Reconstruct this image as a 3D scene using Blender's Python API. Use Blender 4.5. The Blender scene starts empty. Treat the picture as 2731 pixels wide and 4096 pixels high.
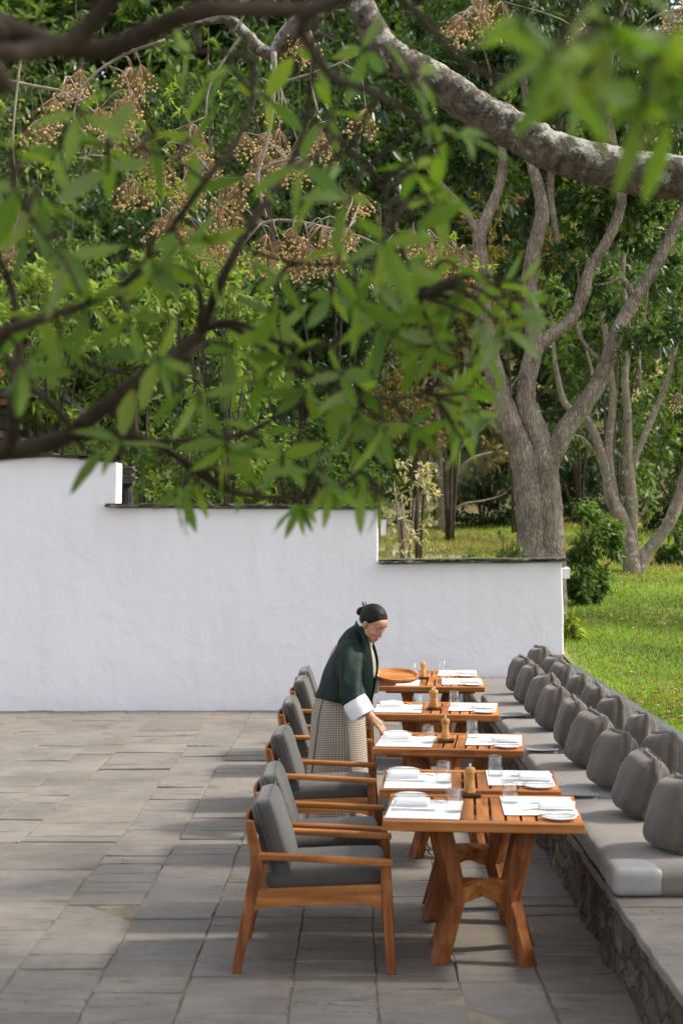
import bpy, bmesh, math, random
import numpy as np
from mathutils import Vector, Matrix, Euler, noise as mnoise
R = math.radians
random.seed(7); rng = np.random.default_rng(7)
SC = bpy.context.scene
COL = SC.collection

# ---------------------------------------------------------------- camera, world, sun, exposure
CAMH = 2.05
cam_d = bpy.data.cameras.new("camera"); cam = bpy.data.objects.new("camera", cam_d); COL.objects.link(cam)
cam.location = (0, 0, CAMH); cam.rotation_euler = (R(90), 0, 0)
cam_d.sensor_fit = 'VERTICAL'; cam_d.sensor_height = 36; cam_d.sensor_width = 24; cam_d.lens = 50
cam_d.shift_x = -14 / 1024; cam_d.shift_y = 14.6 / 1024
cam_d.clip_start = 0.05; cam_d.clip_end = 600
cam_d.dof.use_dof = True; cam_d.dof.focus_distance = 10.2; cam_d.dof.aperture_fstop = 2.9
SC.camera = cam
SUN_EL, SUN_AZ = 47.0, 86.0          # azimuth clockwise from +Y
W = bpy.data.worlds.new("World"); SC.world = W; W.use_nodes = True
wn = W.node_tree.nodes; bg = wn["Background"]
sky = wn.new("ShaderNodeTexSky"); sky.sky_type = 'NISHITA'; sky.sun_disc = False
sky.sun_elevation = R(SUN_EL); sky.sun_rotation = R(SUN_AZ); sky.air_density = 1.0; sky.dust_density = 2.5; sky.ozone_density = 1.0
hz = wn.new("ShaderNodeHueSaturation"); hz.inputs["Saturation"].default_value = 0.3      # thin bright haze whitens the sky
W.node_tree.links.new(sky.outputs[0], hz.inputs["Color"]); W.node_tree.links.new(hz.outputs[0], bg.inputs[0]); bg.inputs[1].default_value = 0.15
sl = bpy.data.lights.new("sun", 'SUN'); sun = bpy.data.objects.new("sun", sl); COL.objects.link(sun)
sl.energy = 2.05; sl.angle = R(4.5); sl.color = (1.0, 0.91, 0.77)
sd = Vector((math.cos(R(SUN_EL)) * math.sin(R(SUN_AZ)), math.cos(R(SUN_EL)) * math.cos(R(SUN_AZ)), math.sin(R(SUN_EL))))
sun.rotation_euler = (-sd).to_track_quat('-Z', 'Y').to_euler(); sun.location = (8, 8, 12)
SC.view_settings.view_transform = 'Standard'; SC.view_settings.look = 'None'
SC.view_settings.exposure = 1.14; SC.view_settings.gamma = 1.0
SC.cycles.use_denoising = True
SC.cycles.max_bounces = 8; SC.cycles.transparent_max_bounces = 24; SC.cycles.caustics_reflective = False; SC.cycles.caustics_refractive = False

# ---------------------------------------------------------------- helpers
FD = 3266.4; VU, VV = 815.9, 1209.7
def P(u, v, Y):
    return Vector(((u - VU) / FD * Y, Y, CAMH - (v - VV) / FD * Y))

def link(name, mesh, mat=None, parent=None, loc=(0, 0, 0), rot=None):
    o = bpy.data.objects.new(name, mesh); COL.objects.link(o)
    if mat is not None:
        for m in (mat if isinstance(mat, (list, tuple)) else [mat]): mesh.materials.append(m)
    o.location = loc
    if rot: o.rotation_euler = rot
    if parent: o.parent = parent
    return o

def empty(name, loc=(0, 0, 0), rz=0):
    o = bpy.data.objects.new(name, None); COL.objects.link(o); o.location = loc; o.rotation_euler = (0, 0, rz)
    o.empty_display_size = 0.1
    return o

def tag(o, label, cat, group=None):
    o['label'] = label; o['category'] = cat
    if group: o['group'] = group
    return o

def copy_tree(o, parent=None):
    c = o.copy(); COL.objects.link(c)
    if parent: c.parent = parent
    for ch in list(o.children): copy_tree(ch, c)
    return c

class MB:
    def __init__(s): s.v = []; s.f = []; s.uv = None
    def add(s, vs, fs):
        b = len(s.v); s.v += [tuple(p) for p in vs]; s.f += [tuple(i + b for i in f) for f in fs]; return s
    def box(s, c, d, M=None):
        x, y, z = d[0] / 2, d[1] / 2, d[2] / 2
        vs = [Vector((a * x, b * y, e * z)) for a in (-1, 1) for b in (-1, 1) for e in (-1, 1)]
        if M: vs = [M @ p for p in vs]
        vs = [p + Vector(c) for p in vs]
        return s.add(vs, [(0, 1, 3, 2), (4, 6, 7, 5), (0, 4, 5, 1), (2, 3, 7, 6), (0, 2, 6, 4), (1, 5, 7, 3)])
    def hexa(s, a, b):          # two quads, same winding
        return s.add(list(a) + list(b), [(3, 2, 1, 0), (4, 5, 6, 7)] + [(i, (i + 1) % 4, 4 + (i + 1) % 4, 4 + i) for i in range(4)])
    def beam(s, pts, w, h, side=(0, 1, 0), diag=False):   # polyline of rectangular section, side = direction of w
        rings = []; sd_ = Vector(side).normalized(); n = len(pts); pts = [Vector(p) for p in pts]
        for i, p in enumerate(pts):
            t = ((pts[i] - pts[i - 1]).normalized() if i else Vector()) + ((pts[i + 1] - pts[i]).normalized() if i < n - 1 else Vector())
            t.normalize(); up = t.cross(sd_).normalized()
            if i == 0 or i == n - 1:
                if abs(t.z) > .5: up = Vector((up.x, up.y, 0)).normalized()
            k = 1.0
            if 0 < i < n - 1:
                k = 1 / max(.5, (pts[i + 1] - pts[i]).normalized().dot(t))
            ww = w[i] if isinstance(w, (list, tuple)) else w; hh = h[i] if isinstance(h, (list, tuple)) else h
            if diag:
                rings.append([p + sd_ * ww * .7, p + up * hh * .7 * k, p - sd_ * ww * .7, p - up * hh * .7 * k])
            else:
                rings.append([p + sd_ * ww / 2 + up * hh / 2 * k, p - sd_ * ww / 2 + up * hh / 2 * k, p - sd_ * ww / 2 - up * hh / 2 * k, p + sd_ * ww / 2 - up * hh / 2 * k])
        return s.rings(rings)
    def rings(s, rings, cap=True, close=True):
        b = len(s.v); m = len(rings[0])
        for r in rings: s.v += [tuple(p) for p in r]
        for i in range(len(rings) - 1):
            for j in range(m if close else m - 1):
                k = (j + 1) % m
                s.f.append((b + i * m + j, b + i * m + k, b + (i + 1) * m + k, b + (i + 1) * m + j))
        if cap:
            s.f.append(tuple(b + j for j in reversed(range(m)))); e = b + (len(rings) - 1) * m
            s.f.append(tuple(e + j for j in range(m)))
        return s
    def tube(s, pts, rad, n=8, cap=True, rough=0, seed=0):
        pts = [Vector(p) for p in pts]; L = len(pts); rings = []; ref = None
        for i, p in enumerate(pts):
            t = (pts[min(i + 1, L - 1)] - pts[max(i - 1, 0)])
            if t.length < 1e-9: t = Vector((0, 0, 1))
            t.normalize()
            if ref is None:
                ref = Vector((0, 0, 1)) if abs(t.z) < .9 else Vector((1, 0, 0))
            a = (ref - t * ref.dot(t)).normalized(); c = t.cross(a); ref = a
            r = rad[i] if isinstance(rad, (list, tuple)) else rad
            ring = []
            for j in range(n):
                an = 2 * math.pi * j / n; d = a * math.cos(an) + c * math.sin(an)
                rr = r * (1 + rough * mnoise.noise((p + d * r * 2) * (1.2 / max(r, .01)) + Vector((seed, 0, 0)))) if rough else r
                ring.append(p + d * rr)
            rings.append(ring)
        return s.rings(rings, cap)
    def lathe(s, prof, c=(0, 0, 0), n=20):
        c = Vector(c); rings = [[c + Vector((max(r, 1e-4) * math.cos(2 * math.pi * j / n), max(r, 1e-4) * math.sin(2 * math.pi * j / n), z)) for j in range(n)] for r, z in prof]
        return s.rings(rings)
    def sphere(s, c, r, n=10, m=7, M=None):
        r = (r, r, r) if not isinstance(r, (list, tuple)) else r; rings = []
        for i in range(m + 1):
            th = math.pi * min(max(i / m, .01), .99)
            ring = []
            for j in range(n):
                a = 2 * math.pi * j / n
                p = Vector((r[0] * math.sin(th) * math.cos(a), r[1] * math.sin(th) * math.sin(a), -r[2] * math.cos(th)))
                ring.append((M @ p if M else p) + Vector(c))
            rings.append(ring)
        return s.rings(rings)
    def build(s, name, mat, parent=None, loc=(0, 0, 0), smooth=False, bevel=0, rot=None):
        me = bpy.data.meshes.new(name); me.from_pydata(s.v, [], s.f); me.update()
        if smooth: me.polygons.foreach_set('use_smooth', [True] * len(me.polygons))
        o = link(name, me, mat, parent, loc, rot)
        if bevel:
            b = o.modifiers.new('bevel', 'BEVEL'); b.width = bevel; b.segments = 2; b.limit_method = 'ANGLE'; b.angle_limit = R(35)
            b.harden_normals = False
        return o

def spline(pts, k=4):            # Catmull-Rom through Vector+radius tuples
    A = [np.array(p, float) for p in pts]; A = [2 * A[0] - A[1]] + A + [2 * A[-1] - A[-2]]; out = []
    for i in range(1, len(A) - 2):
        for j in range(k):
            t = j / k; a, b, c, d = A[i - 1], A[i], A[i + 1], A[i + 2]
            out.append(.5 * (2 * b + (c - a) * t + (2 * a - 5 * b + 4 * c - d) * t * t + (3 * b - a - 3 * c + d) * t ** 3))
    out.append(A[-2]); return out

def round_box(dx, dy, dz, r, n=10, fn=None):
    """rounded box as one closed grid mesh; fn(p, unit) may displace"""
    key = {}; mb = MB(); h = Vector((dx / 2, dy / 2, dz / 2))
    def vert(q):
        kk = (round(q[0], 4), round(q[1], 4), round(q[2], 4))
        if kk in key: return key[kk]
        def mp(t, hh):           # denser sampling near edges
            return math.copysign(1 - (1 - abs(t)) ** 1.5, t) * hh
        p = Vector((mp(q[0], h.x), mp(q[1], h.y), mp(q[2], h.z)))
        rr = min(r, h.x * .98, h.y * .98, h.z * .98)
        inner = Vector([max(-(hh - rr), min(hh - rr, a)) for a, hh in zip(p, h)])
        d = p - inner
        if d.length > 1e-9: p = inner + d.normalized() * rr
        if fn: p = fn(p, q)
        mb.v.append(tuple(p)); key[kk] = len(mb.v) - 1; return key[kk]
    ax = [(0, 1, 2), (1, 2, 0), (2, 0, 1)]
    for a, b, c in ax:
        for sg in (-1, 1):
            for i in range(n):
                for j in range(n):
                    ids = []
                    for di, dj in ((0, 0), (1, 0), (1, 1), (0, 1)):
                        q = [0, 0, 0]; q[a] = -1 + 2 * (i + di) / n; q[b] = -1 + 2 * (j + dj) / n; q[c] = sg
                        ids.append(vert(q))
                    mb.f.append(tuple(ids if sg > 0 else ids[::-1]))
    return mb

# ---------------------------------------------------------------- materials
def new_mat(name):
    m = bpy.data.materials.new(name); m.use_nodes = True; nt = m.node_tree
    return m, nt, nt.nodes["Principled BSDF"]

def N(nt, t, **kw):
    n = nt.nodes.new(t)
    for k, v in kw.items():
        if k in n.inputs: n.inputs[k].default_value = v
        else: setattr(n, k, v)
    return n

def coords(nt, stretch=(1, 1, 1), rnd=True, world=False):
    tc = N(nt, "ShaderNodeTexCoord"); src = tc.outputs["Object"]
    if world:
        g = N(nt, "ShaderNodeNewGeometry"); src = g.outputs["Position"]
    elif rnd:
        oi = N(nt, "ShaderNodeObjectInfo"); ad = N(nt, "ShaderNodeVectorMath", operation='MULTIPLY_ADD')
        ad.inputs[1].default_value = (1, 1, 1); nt.links.new(src, ad.inputs[0])
        mu = N(nt, "ShaderNodeMath", operation='MULTIPLY'); mu.inputs[1].default_value = 37.0
        nt.links.new(oi.outputs["Random"], mu.inputs[0]); nt.links.new(mu.outputs[0], ad.inputs[2]); src = ad.outputs[0]
    mp = N(nt, "ShaderNodeMapping"); mp.inputs["Scale"].default_value = stretch
    nt.links.new(src, mp.inputs[0]); return mp.outputs[0]

def ramp(nt, fac, stops):
    r = N(nt, "ShaderNodeValToRGB"); e = r.color_ramp.elements
    while len(e) < len(stops): e.new(.5)
    for el, (p, c) in zip(e, stops): el.position = p; el.color = (*c, 1)
    nt.links.new(fac, r.inputs[0]); return r.outputs[0]

def mixc(nt, a, b, fac, mode='MIX'):
    m = N(nt, "ShaderNodeMix", data_type='RGBA', blend_type=mode)
    for s_, v in ((6, a), (7, b), (0, fac)):
        if hasattr(v, 'links'): nt.links.new(v, m.inputs[s_])
        else: m.inputs[s_].default_value = (*v, 1) if isinstance(v, tuple) else v
    return m.outputs[2]

def island(nt):
    return N(nt, "ShaderNodeNewGeometry").outputs["Random Per Island"]

def bump(nt, bs, height, strength=.3, dist=.01):
    b = N(nt, "ShaderNodeBump"); b.inputs["Strength"].default_value = strength; b.inputs["Distance"].default_value = dist
    nt.links.new(height, b.inputs["Height"]); nt.links.new(b.outputs[0], bs.inputs["Normal"]); return b

def mat_noise(name, stops, scale=4, rough=.7, stretch=(1, 1, 1), detail=6, bstr=0, bscale=None, bdist=.01, isl=0, spec=.5, world=False, sheen=0):
    m, nt, bs = new_mat(name); v = coords(nt, stretch, world=world)
    n = N(nt, "ShaderNodeTexNoise", Scale=scale, Detail=detail, Roughness=.62); nt.links.new(v, n.inputs["Vector"])
    c = ramp(nt, n.outputs[0], stops)
    if isl:
        hs = N(nt, "ShaderNodeHueSaturation"); mr = N(nt, "ShaderNodeMapRange"); mr.inputs[3].default_value = 1 - isl; mr.inputs[4].default_value = 1 + isl
        nt.links.new(island(nt), mr.inputs[0]); nt.links.new(mr.outputs[0], hs.inputs["Value"]); nt.links.new(c, hs.inputs["Color"]); c = hs.outputs[0]
    nt.links.new(c, bs.inputs["Base Color"]); bs.inputs["Roughness"].default_value = rough; bs.inputs["Specular IOR Level"].default_value = spec
    if sheen: bs.inputs["Sheen Weight"].default_value = sheen
    if bstr:
        n2 = N(nt, "ShaderNodeTexNoise", Scale=bscale or scale * 3, Detail=8, Roughness=.65); nt.links.new(v, n2.inputs["Vector"])
        bump(nt, bs, n2.outputs[0], bstr, bdist)
    return m

def mat_leaf(name, cols, rough=.45, transl=.35, spec=.5, tcol=None, world_scale=.0):
    """leaf: per-leaf colour out of cols, thin translucency"""
    m, nt, bs = new_mat(name)
    k = len(cols); c = ramp(nt, island(nt), [(i / max(1, k - 1), q) for i, q in enumerate(cols)])
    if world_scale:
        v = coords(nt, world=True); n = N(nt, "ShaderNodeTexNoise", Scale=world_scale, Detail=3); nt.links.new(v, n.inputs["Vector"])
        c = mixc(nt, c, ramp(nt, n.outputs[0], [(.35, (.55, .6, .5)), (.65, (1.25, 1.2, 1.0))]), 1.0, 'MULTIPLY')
    nt.links.new(c, bs.inputs["Base Color"]); bs.inputs["Roughness"].default_value = rough; bs.inputs["Specular IOR Level"].default_value = spec
    tr = N(nt, "ShaderNodeBsdfTranslucent"); c2 = mixc(nt, c, tcol or (1.35, 1.45, .65), 1.0, 'MULTIPLY'); nt.links.new(c2, tr.inputs[0])
    mx = N(nt, "ShaderNodeMixShader"); mx.inputs[0].default_value = transl
    nt.links.new(bs.outputs[0], mx.inputs[1]); nt.links.new(tr.outputs[0], mx.inputs[2])
    nt.links.new(mx.outputs[0], nt.nodes["Material Output"].inputs[0]); return m

def mat_wood(name, ax, dark=1.0, isl=.33, cols=None):
    st = [26, 26, 26]; st[ax] = 1.6
    m, nt, bs = new_mat(name); v = coords(nt, tuple(st))
    n = N(nt, "ShaderNodeTexNoise", Scale=1.0, Detail=7, Roughness=.6, Distortion=.6)
    ad = N(nt, "ShaderNodeVectorMath", operation='ADD'); nt.links.new(v, ad.inputs[0])
    sc = N(nt, "ShaderNodeMath", operation='MULTIPLY'); sc.inputs[1].default_value = 91; nt.links.new(island(nt), sc.inputs[0]); nt.links.new(sc.outputs[0], ad.inputs[1])
    nt.links.new(ad.outputs[0], n.inputs["Vector"])
    cs = cols or [(.25, (.19, .058, .014)), (.5, (.41, .148, .035)), (.75, (.6, .255, .066))]
    c = ramp(nt, n.outputs[0], [(p, tuple(q * dark for q in cc)) for p, cc in cs])
    hs = N(nt, "ShaderNodeHueSaturation"); mr = N(nt, "ShaderNodeMapRange"); mr.inputs[3].default_value = 1 - isl; mr.inputs[4].default_value = 1 + isl
    nt.links.new(island(nt), mr.inputs[0]); nt.links.new(mr.outputs[0], hs.inputs["Value"]); nt.links.new(c, hs.inputs["Color"])
    # weathered blotches
    v2 = coords(nt, (1, 1, 1)); n2 = N(nt, "ShaderNodeTexNoise", Scale=9, Detail=4); nt.links.new(v2, n2.inputs["Vector"])
    f = N(nt, "ShaderNodeMapRange"); f.inputs[1].default_value = .5; f.inputs[2].default_value = .75; f.inputs[4].default_value = .35; nt.links.new(n2.outputs[0], f.inputs[0])
    c = mixc(nt, hs.outputs[0], (.56 * dark, .24 * dark, .085 * dark), f.outputs[0])
    st2 = [9, 9, 9]; st2[ax] = .9; v3 = coords(nt, tuple(st2)); n5 = N(nt, "ShaderNodeTexNoise", Scale=1.3, Detail=5, Roughness=.6, Distortion=1.2)
    ad3 = N(nt, "ShaderNodeVectorMath", operation='ADD'); nt.links.new(v3, ad3.inputs[0]); nt.links.new(sc.outputs[0], ad3.inputs[1]); nt.links.new(ad3.outputs[0], n5.inputs["Vector"])
    c = mixc(nt, c, ramp(nt, n5.outputs[0], [(.32, (.55, .5, .47)), (.5, (1, 1, 1)), (.68, (1.22, 1.25, 1.3))]), .8, 'MULTIPLY')
    nt.links.new(c, bs.inputs["Base Color"]); bs.inputs["Roughness"].default_value = .6; bs.inputs["Specular IOR Level"].default_value = .3
    bump(nt, bs, n.outputs[0], .15, .002); return m

WX, WY = mat_wood("teak_x", 0), mat_wood("teak_y", 1)
WZ = mat_wood("teak_leg_shaded", 2, cols=[(.25, (.11, .03, .009)), (.5, (.24, .074, .019)), (.75, (.37, .13, .035))])  # darker teak for legs: shade under the tabletops put into the colour
DARKW = mat_wood("dark_wood", 0, cols=[(.2, (.03, .01, .006)), (.6, (.07, .02, .012)), (.9, (.11, .035, .02))])
MILLW = mat_wood("mill_wood", 2, cols=[(.2, (.33, .14, .035)), (.5, (.5, .25, .075)), (.8, (.6, .34, .12))])
PLASTER = None
def make_plaster():
    m, nt, bs = new_mat("white_plaster"); v = coords(nt, rnd=False)
    n = N(nt, "ShaderNodeTexNoise", Scale=.9, Detail=5, Roughness=.6); nt.links.new(v, n.inputs["Vector"])
    c = ramp(nt, n.outputs[0], [(.3, (.79, .775, .81)), (.7, (.84, .825, .865))])
    n3 = N(nt, "ShaderNodeTexNoise", Scale=14, Detail=8, Roughness=.7); nt.links.new(v, n3.inputs["Vector"])
    # streaks of dirt: long thin vertical noise
    v2 = coords(nt, (5, 5, .5), rnd=False); n2 = N(nt, "ShaderNodeTexNoise", Scale=1.3, Detail=5); nt.links.new(v2, n2.inputs["Vector"])
    f = N(nt, "ShaderNodeMapRange"); f.inputs[1].default_value = .5; f.inputs[2].default_value = .85; f.inputs[4].default_value = .3; nt.links.new(n2.outputs[0], f.inputs[0])
    c = mixc(nt, c, (.66, .64, .61), f.outputs[0])
    nt.links.new(c, bs.inputs["Base Color"]); bs.inputs["Roughness"].default_value = .9; bs.inputs["Specular IOR Level"].default_value = .2
    n4 = N(nt, "ShaderNodeTexNoise", Scale=3.2, Detail=9, Roughness=.6, Distortion=.4); nt.links.new(v, n4.inputs["Vector"])
    bump(nt, bs, n4.outputs[0], .55, .035); return m
PLASTER = make_plaster()
SLATE_COPE = mat_noise("coping_slate", [(.3, (.035, .033, .03)), (.6, (.1, .09, .075)), (.8, (.22, .19, .15))], 9, .85, bstr=.6, bdist=.01, isl=.3)

def make_slabs():
    m, nt, bs = new_mat("slate_paving"); v = coords(nt, (1, 1, 1), rnd=False)
    ad = N(nt, "ShaderNodeVectorMath", operation='ADD'); sc = N(nt, "ShaderNodeMath", operation='MULTIPLY'); sc.inputs[1].default_value = 53
    nt.links.new(island(nt), sc.inputs[0]); nt.links.new(v, ad.inputs[0]); nt.links.new(sc.outputs[0], ad.inputs[1]); v = ad.outputs[0]
    base = ramp(nt, island(nt), [(0, (.18, .161, .143)), (.22, (.21, .187, .163)), (.4, (.194, .179, .165)), (.6, (.224, .2, .176)), (.8, (.2, .185, .17)), (1, (.238, .211, .18))])
    n = N(nt, "ShaderNodeTexNoise", Scale=4.2, Detail=11, Roughness=.72); nt.links.new(v, n.inputs["Vector"])
    c = mixc(nt, base, ramp(nt, n.outputs[0], [(.25, (.6, .57, .52)), (.42, (.88, .87, .85)), (.56, (1, 1, 1)), (.75, (1.28, 1.23, 1.13))]), 1.0, 'MULTIPLY')
    mp = N(nt, "ShaderNodeMapping"); mp.inputs["Scale"].default_value = (1.1, 5.5, 4); nt.links.new(v, mp.inputs[0])
    n2 = N(nt, "ShaderNodeTexNoise", Scale=1.6, Detail=9, Roughness=.6, Distortion=.5); nt.links.new(mp.outputs[0], n2.inputs["Vector"])
    lay = ramp(nt, n2.outputs[0], [(.36, (0, 0, 0)), (.42, (.42, .42, .42)), (.5, (.5, .5, .5)), (.55, (.8, .8, .8)), (.7, (1, 1, 1))])
    c = mixc(nt, c, ramp(nt, n2.outputs[0], [(.3, (.3, .27, .23)), (.37, (.9, .89, .87)), (.5, (1.0, 1.0, 1.0)), (.6, (.9, .89, .87)), (.72, (1.2, 1.17, 1.1))]), .6, 'MULTIPLY')
    n3 = N(nt, "ShaderNodeTexNoise", Scale=160, Detail=2); nt.links.new(v, n3.inputs["Vector"])
    c = mixc(nt, c, ramp(nt, n3.outputs[0], [(.3, (.7, .7, .7)), (.7, (1.3, 1.3, 1.3))]), .6, 'MULTIPLY')
    # broad stains that run across neighbouring slabs
    vw = coords(nt, rnd=False); n5 = N(nt, "ShaderNodeTexNoise", Scale=.8, Detail=6, Roughness=.6); nt.links.new(vw, n5.inputs["Vector"])
    c = mixc(nt, c, ramp(nt, n5.outputs[0], [(.34, (.72, .70, .66)), (.52, (1, 1, 1)), (.68, (1.15, 1.12, 1.06))]), .9, 'MULTIPLY')
    # cleft lines, long and thin along the bedding
    mp2 = N(nt, "ShaderNodeMapping"); mp2.inputs["Scale"].default_value = (1.1, 6, 3); nt.links.new(v, mp2.inputs[0])
    n6 = N(nt, "ShaderNodeTexNoise", Scale=1.5, Detail=7, Roughness=.55, Distortion=.3); nt.links.new(mp2.outputs[0], n6.inputs["Vector"])
    cl = ramp(nt, n6.outputs[0], [(.487, (1, 1, 1)), (.4955, (.28, .26, .23)), (.504, (1, 1, 1))])
    n7 = N(nt, "ShaderNodeTexNoise", Scale=2.2, Detail=2); nt.links.new(v, n7.inputs["Vector"])
    c = mixc(nt, c, mixc(nt, (1., 1., 1.), cl, ramp(nt, n7.outputs[0], [(.48, (0, 0, 0)), (.6, (1, 1, 1))])), 1.0, 'MULTIPLY')
    nt.links.new(c, bs.inputs["Base Color"]); bs.inputs["Roughness"].default_value = .62; bs.inputs["Specular IOR Level"].default_value = .4
    hh = N(nt, "ShaderNodeMath", operation='MULTIPLY_ADD'); hh.inputs[1].default_value = .5
    nt.links.new(n.outputs[0], hh.inputs[0]); nt.links.new(lay, hh.inputs[2])
    bump(nt, bs, hh.outputs[0], .8, .012); return m
SLABS = make_slabs()
JOINT = mat_noise("joint_soil", [(.3, (.07, .06, .045)), (.5, (.17, .145, .1)), (.7, (.28, .24, .17))], 6, .95, bstr=.5)
RUBBLE = None
def make_rubble():
    m, nt, bs = new_mat("rubble_stone"); base = coords(nt, rnd=False)
    dn = N(nt, "ShaderNodeTexNoise", Scale=3.5, Detail=6, Roughness=.6); nt.links.new(base, dn.inputs["Vector"])
    dv = N(nt, "ShaderNodeVectorMath", operation='MULTIPLY_ADD'); dv.inputs[1].default_value = (.35, .35, .35); nt.links.new(dn.outputs["Color"], dv.inputs[0]); nt.links.new(base, dv.inputs[2])
    mp = N(nt, "ShaderNodeMapping"); mp.inputs["Scale"].default_value = (1, 3.2, 5.5); nt.links.new(dv.outputs[0], mp.inputs[0])
    vc = N(nt, "ShaderNodeTexVoronoi", Scale=1.6); nt.links.new(mp.outputs[0], vc.inputs["Vector"])
    vo = N(nt, "ShaderNodeTexVoronoi", Scale=1.6, feature='DISTANCE_TO_EDGE'); nt.links.new(mp.outputs[0], vo.inputs["Vector"])
    n = N(nt, "ShaderNodeTexNoise", Scale=9, Detail=12, Roughness=.75); nt.links.new(base, n.inputs["Vector"])
    sep = N(nt, "ShaderNodeSeparateColor"); nt.links.new(vc.outputs["Color"], sep.inputs[0])
    c = ramp(nt, sep.outputs[0], [(0, (.085, .07, .05)), (.5, (.13, .105, .078)), (1, (.165, .14, .105))])
    c = mixc(nt, c, ramp(nt, n.outputs[0], [(.32, (.25, .23, .2)), (.5, (.85, .83, .78)), (.7, (1.5, 1.42, 1.25))]), 1.0, 'MULTIPLY')
    e = ramp(nt, vo.outputs["Distance"], [(.0, (.4, .38, .34)), (.07, (1, 1, 1))]); c = mixc(nt, c, e, 1.0, 'MULTIPLY')
    nm = N(nt, "ShaderNodeTexNoise", Scale=3.3, Detail=6); nt.links.new(base, nm.inputs["Vector"])
    f = N(nt, "ShaderNodeMapRange"); f.inputs[1].default_value = .58; f.inputs[2].default_value = .7; f.inputs[4].default_value = .5; nt.links.new(nm.outputs[0], f.inputs[0])
    c = mixc(nt, c, (.05, .06, .025), f.outputs[0])
    nt.links.new(c, bs.inputs["Base Color"]); bs.inputs["Roughness"].default_value = .9
    h = N(nt, "ShaderNodeMath", operation='MULTIPLY_ADD'); h.inputs[1].default_value = .9; nt.links.new(n.outputs[0], h.inputs[0]); nt.links.new(e, h.inputs[2])
    bump(nt, bs, h.outputs[0], .9, .03); return m
RUBBLE = make_rubble()

def make_fabric(name, c0, c1, scale=420):
    m, nt, bs = new_mat(name); v = coords(nt)
    n = N(nt, "ShaderNodeTexNoise", Scale=5, Detail=5); nt.links.new(v, n.inputs["Vector"])
    c = ramp(nt, n.outputs[0], [(.3, c0), (.7, c1)])
    w = N(nt, "ShaderNodeTexNoise", Scale=scale, Detail=2); nt.links.new(v, w.inputs["Vector"])
    c = mixc(nt, c, ramp(nt, w.outputs[0], [(.3, (.8, .8, .8)), (.7, (1.2, 1.2, 1.2))]), .7, 'MULTIPLY')
    nt.links.new(c, bs.inputs["Base Color"]); bs.inputs["Roughness"].default_value = .85; bs.inputs["Specular IOR Level"].default_value = .25; bs.inputs["Sheen Weight"].default_value = .25
    n2 = N(nt, "ShaderNodeTexNoise", Scale=16, Detail=5, Roughness=.5, Distortion=.7); nt.links.new(v, n2.inputs["Vector"])
    bump(nt, bs, n2.outputs[0], .3, .012); return m
CHAIRFAB = make_fabric("charcoal_fabric", (.06, .058, .052), (.08, .077, .069))
PILLOWFAB = make_fabric("taupe_canvas", (.088, .073, .061), (.115, .097, .082))
BENCHFAB = make_fabric("bench_canvas", (.155, .135, .118), (.19, .168, .148))
VINYL = mat_noise("grey_leatherette", [(.3, (.27, .26, .25)), (.7, (.32, .31, .3))], 6, .42, bstr=.1, bscale=60, bdist=.002)
LEDGE = mat_noise("dark_sheet", [(.3, (.06, .068, .068)), (.7, (.09, .1, .1))], 5, .6, bstr=.3, bscale=9, bdist=.02)
CLOTH = mat_noise("white_linen", [(.3, (.8, .8, .8)), (.7, (.86, .86, .86))], 5, .8, bstr=.2, bscale=20, bdist=.005)
CHINA = mat_noise("white_china", [(.3, (.8, .79, .77)), (.7, (.83, .82, .8))], 3, .15)
def metal():
    m, nt, bs = new_mat("steel"); bs.inputs["Base Color"].default_value = (.62, .62, .63, 1); bs.inputs["Metallic"].default_value = 1; bs.inputs["Roughness"].default_value = .22
    v = coords(nt); n = N(nt, "ShaderNodeTexNoise", Scale=40); nt.links.new(v, n.inputs["Vector"]); mr = N(nt, "ShaderNodeMapRange"); mr.inputs[3].default_value = .15; mr.inputs[4].default_value = .35
    nt.links.new(n.outputs[0], mr.inputs[0]); nt.links.new(mr.outputs[0], bs.inputs["Roughness"]); return m
STEEL = metal()
def glass():
    m, nt, bs = new_mat("clear_glass"); nt.nodes.remove(bs)
    lw = N(nt, "ShaderNodeLayerWeight"); lw.inputs[0].default_value = .35
    t = N(nt, "ShaderNodeBsdfTransparent"); nt.links.new(ramp(nt, lw.outputs["Facing"], [(0, (.99, .995, .995)), (.7, (.94, .955, .955)), (1, (.7, .73, .73))]), t.inputs[0])
    g = N(nt, "ShaderNodeBsdfGlossy"); g.inputs["Roughness"].default_value = .03
    k = N(nt, "ShaderNodeValToRGB"); nt.links.new(lw.outputs["Facing"], k.inputs[0]); k.color_ramp.elements[0].color = (.07, .07, .07, 1); k.color_ramp.elements[1].color = (.75, .75, .75, 1)
    e = k.color_ramp.elements.new(.6); e.color = (.17, .17, .17, 1)
    mx = N(nt, "ShaderNodeMixShader"); nt.links.new(k.outputs[0], mx.inputs[0]); nt.links.new(t.outputs[0], mx.inputs[1]); nt.links.new(g.outputs[0], mx.inputs[2])
    nt.links.new(mx.outputs[0], nt.nodes["Material Output"].inputs[0]); return m
GLASS = glass()
RATTAN = None
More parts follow.
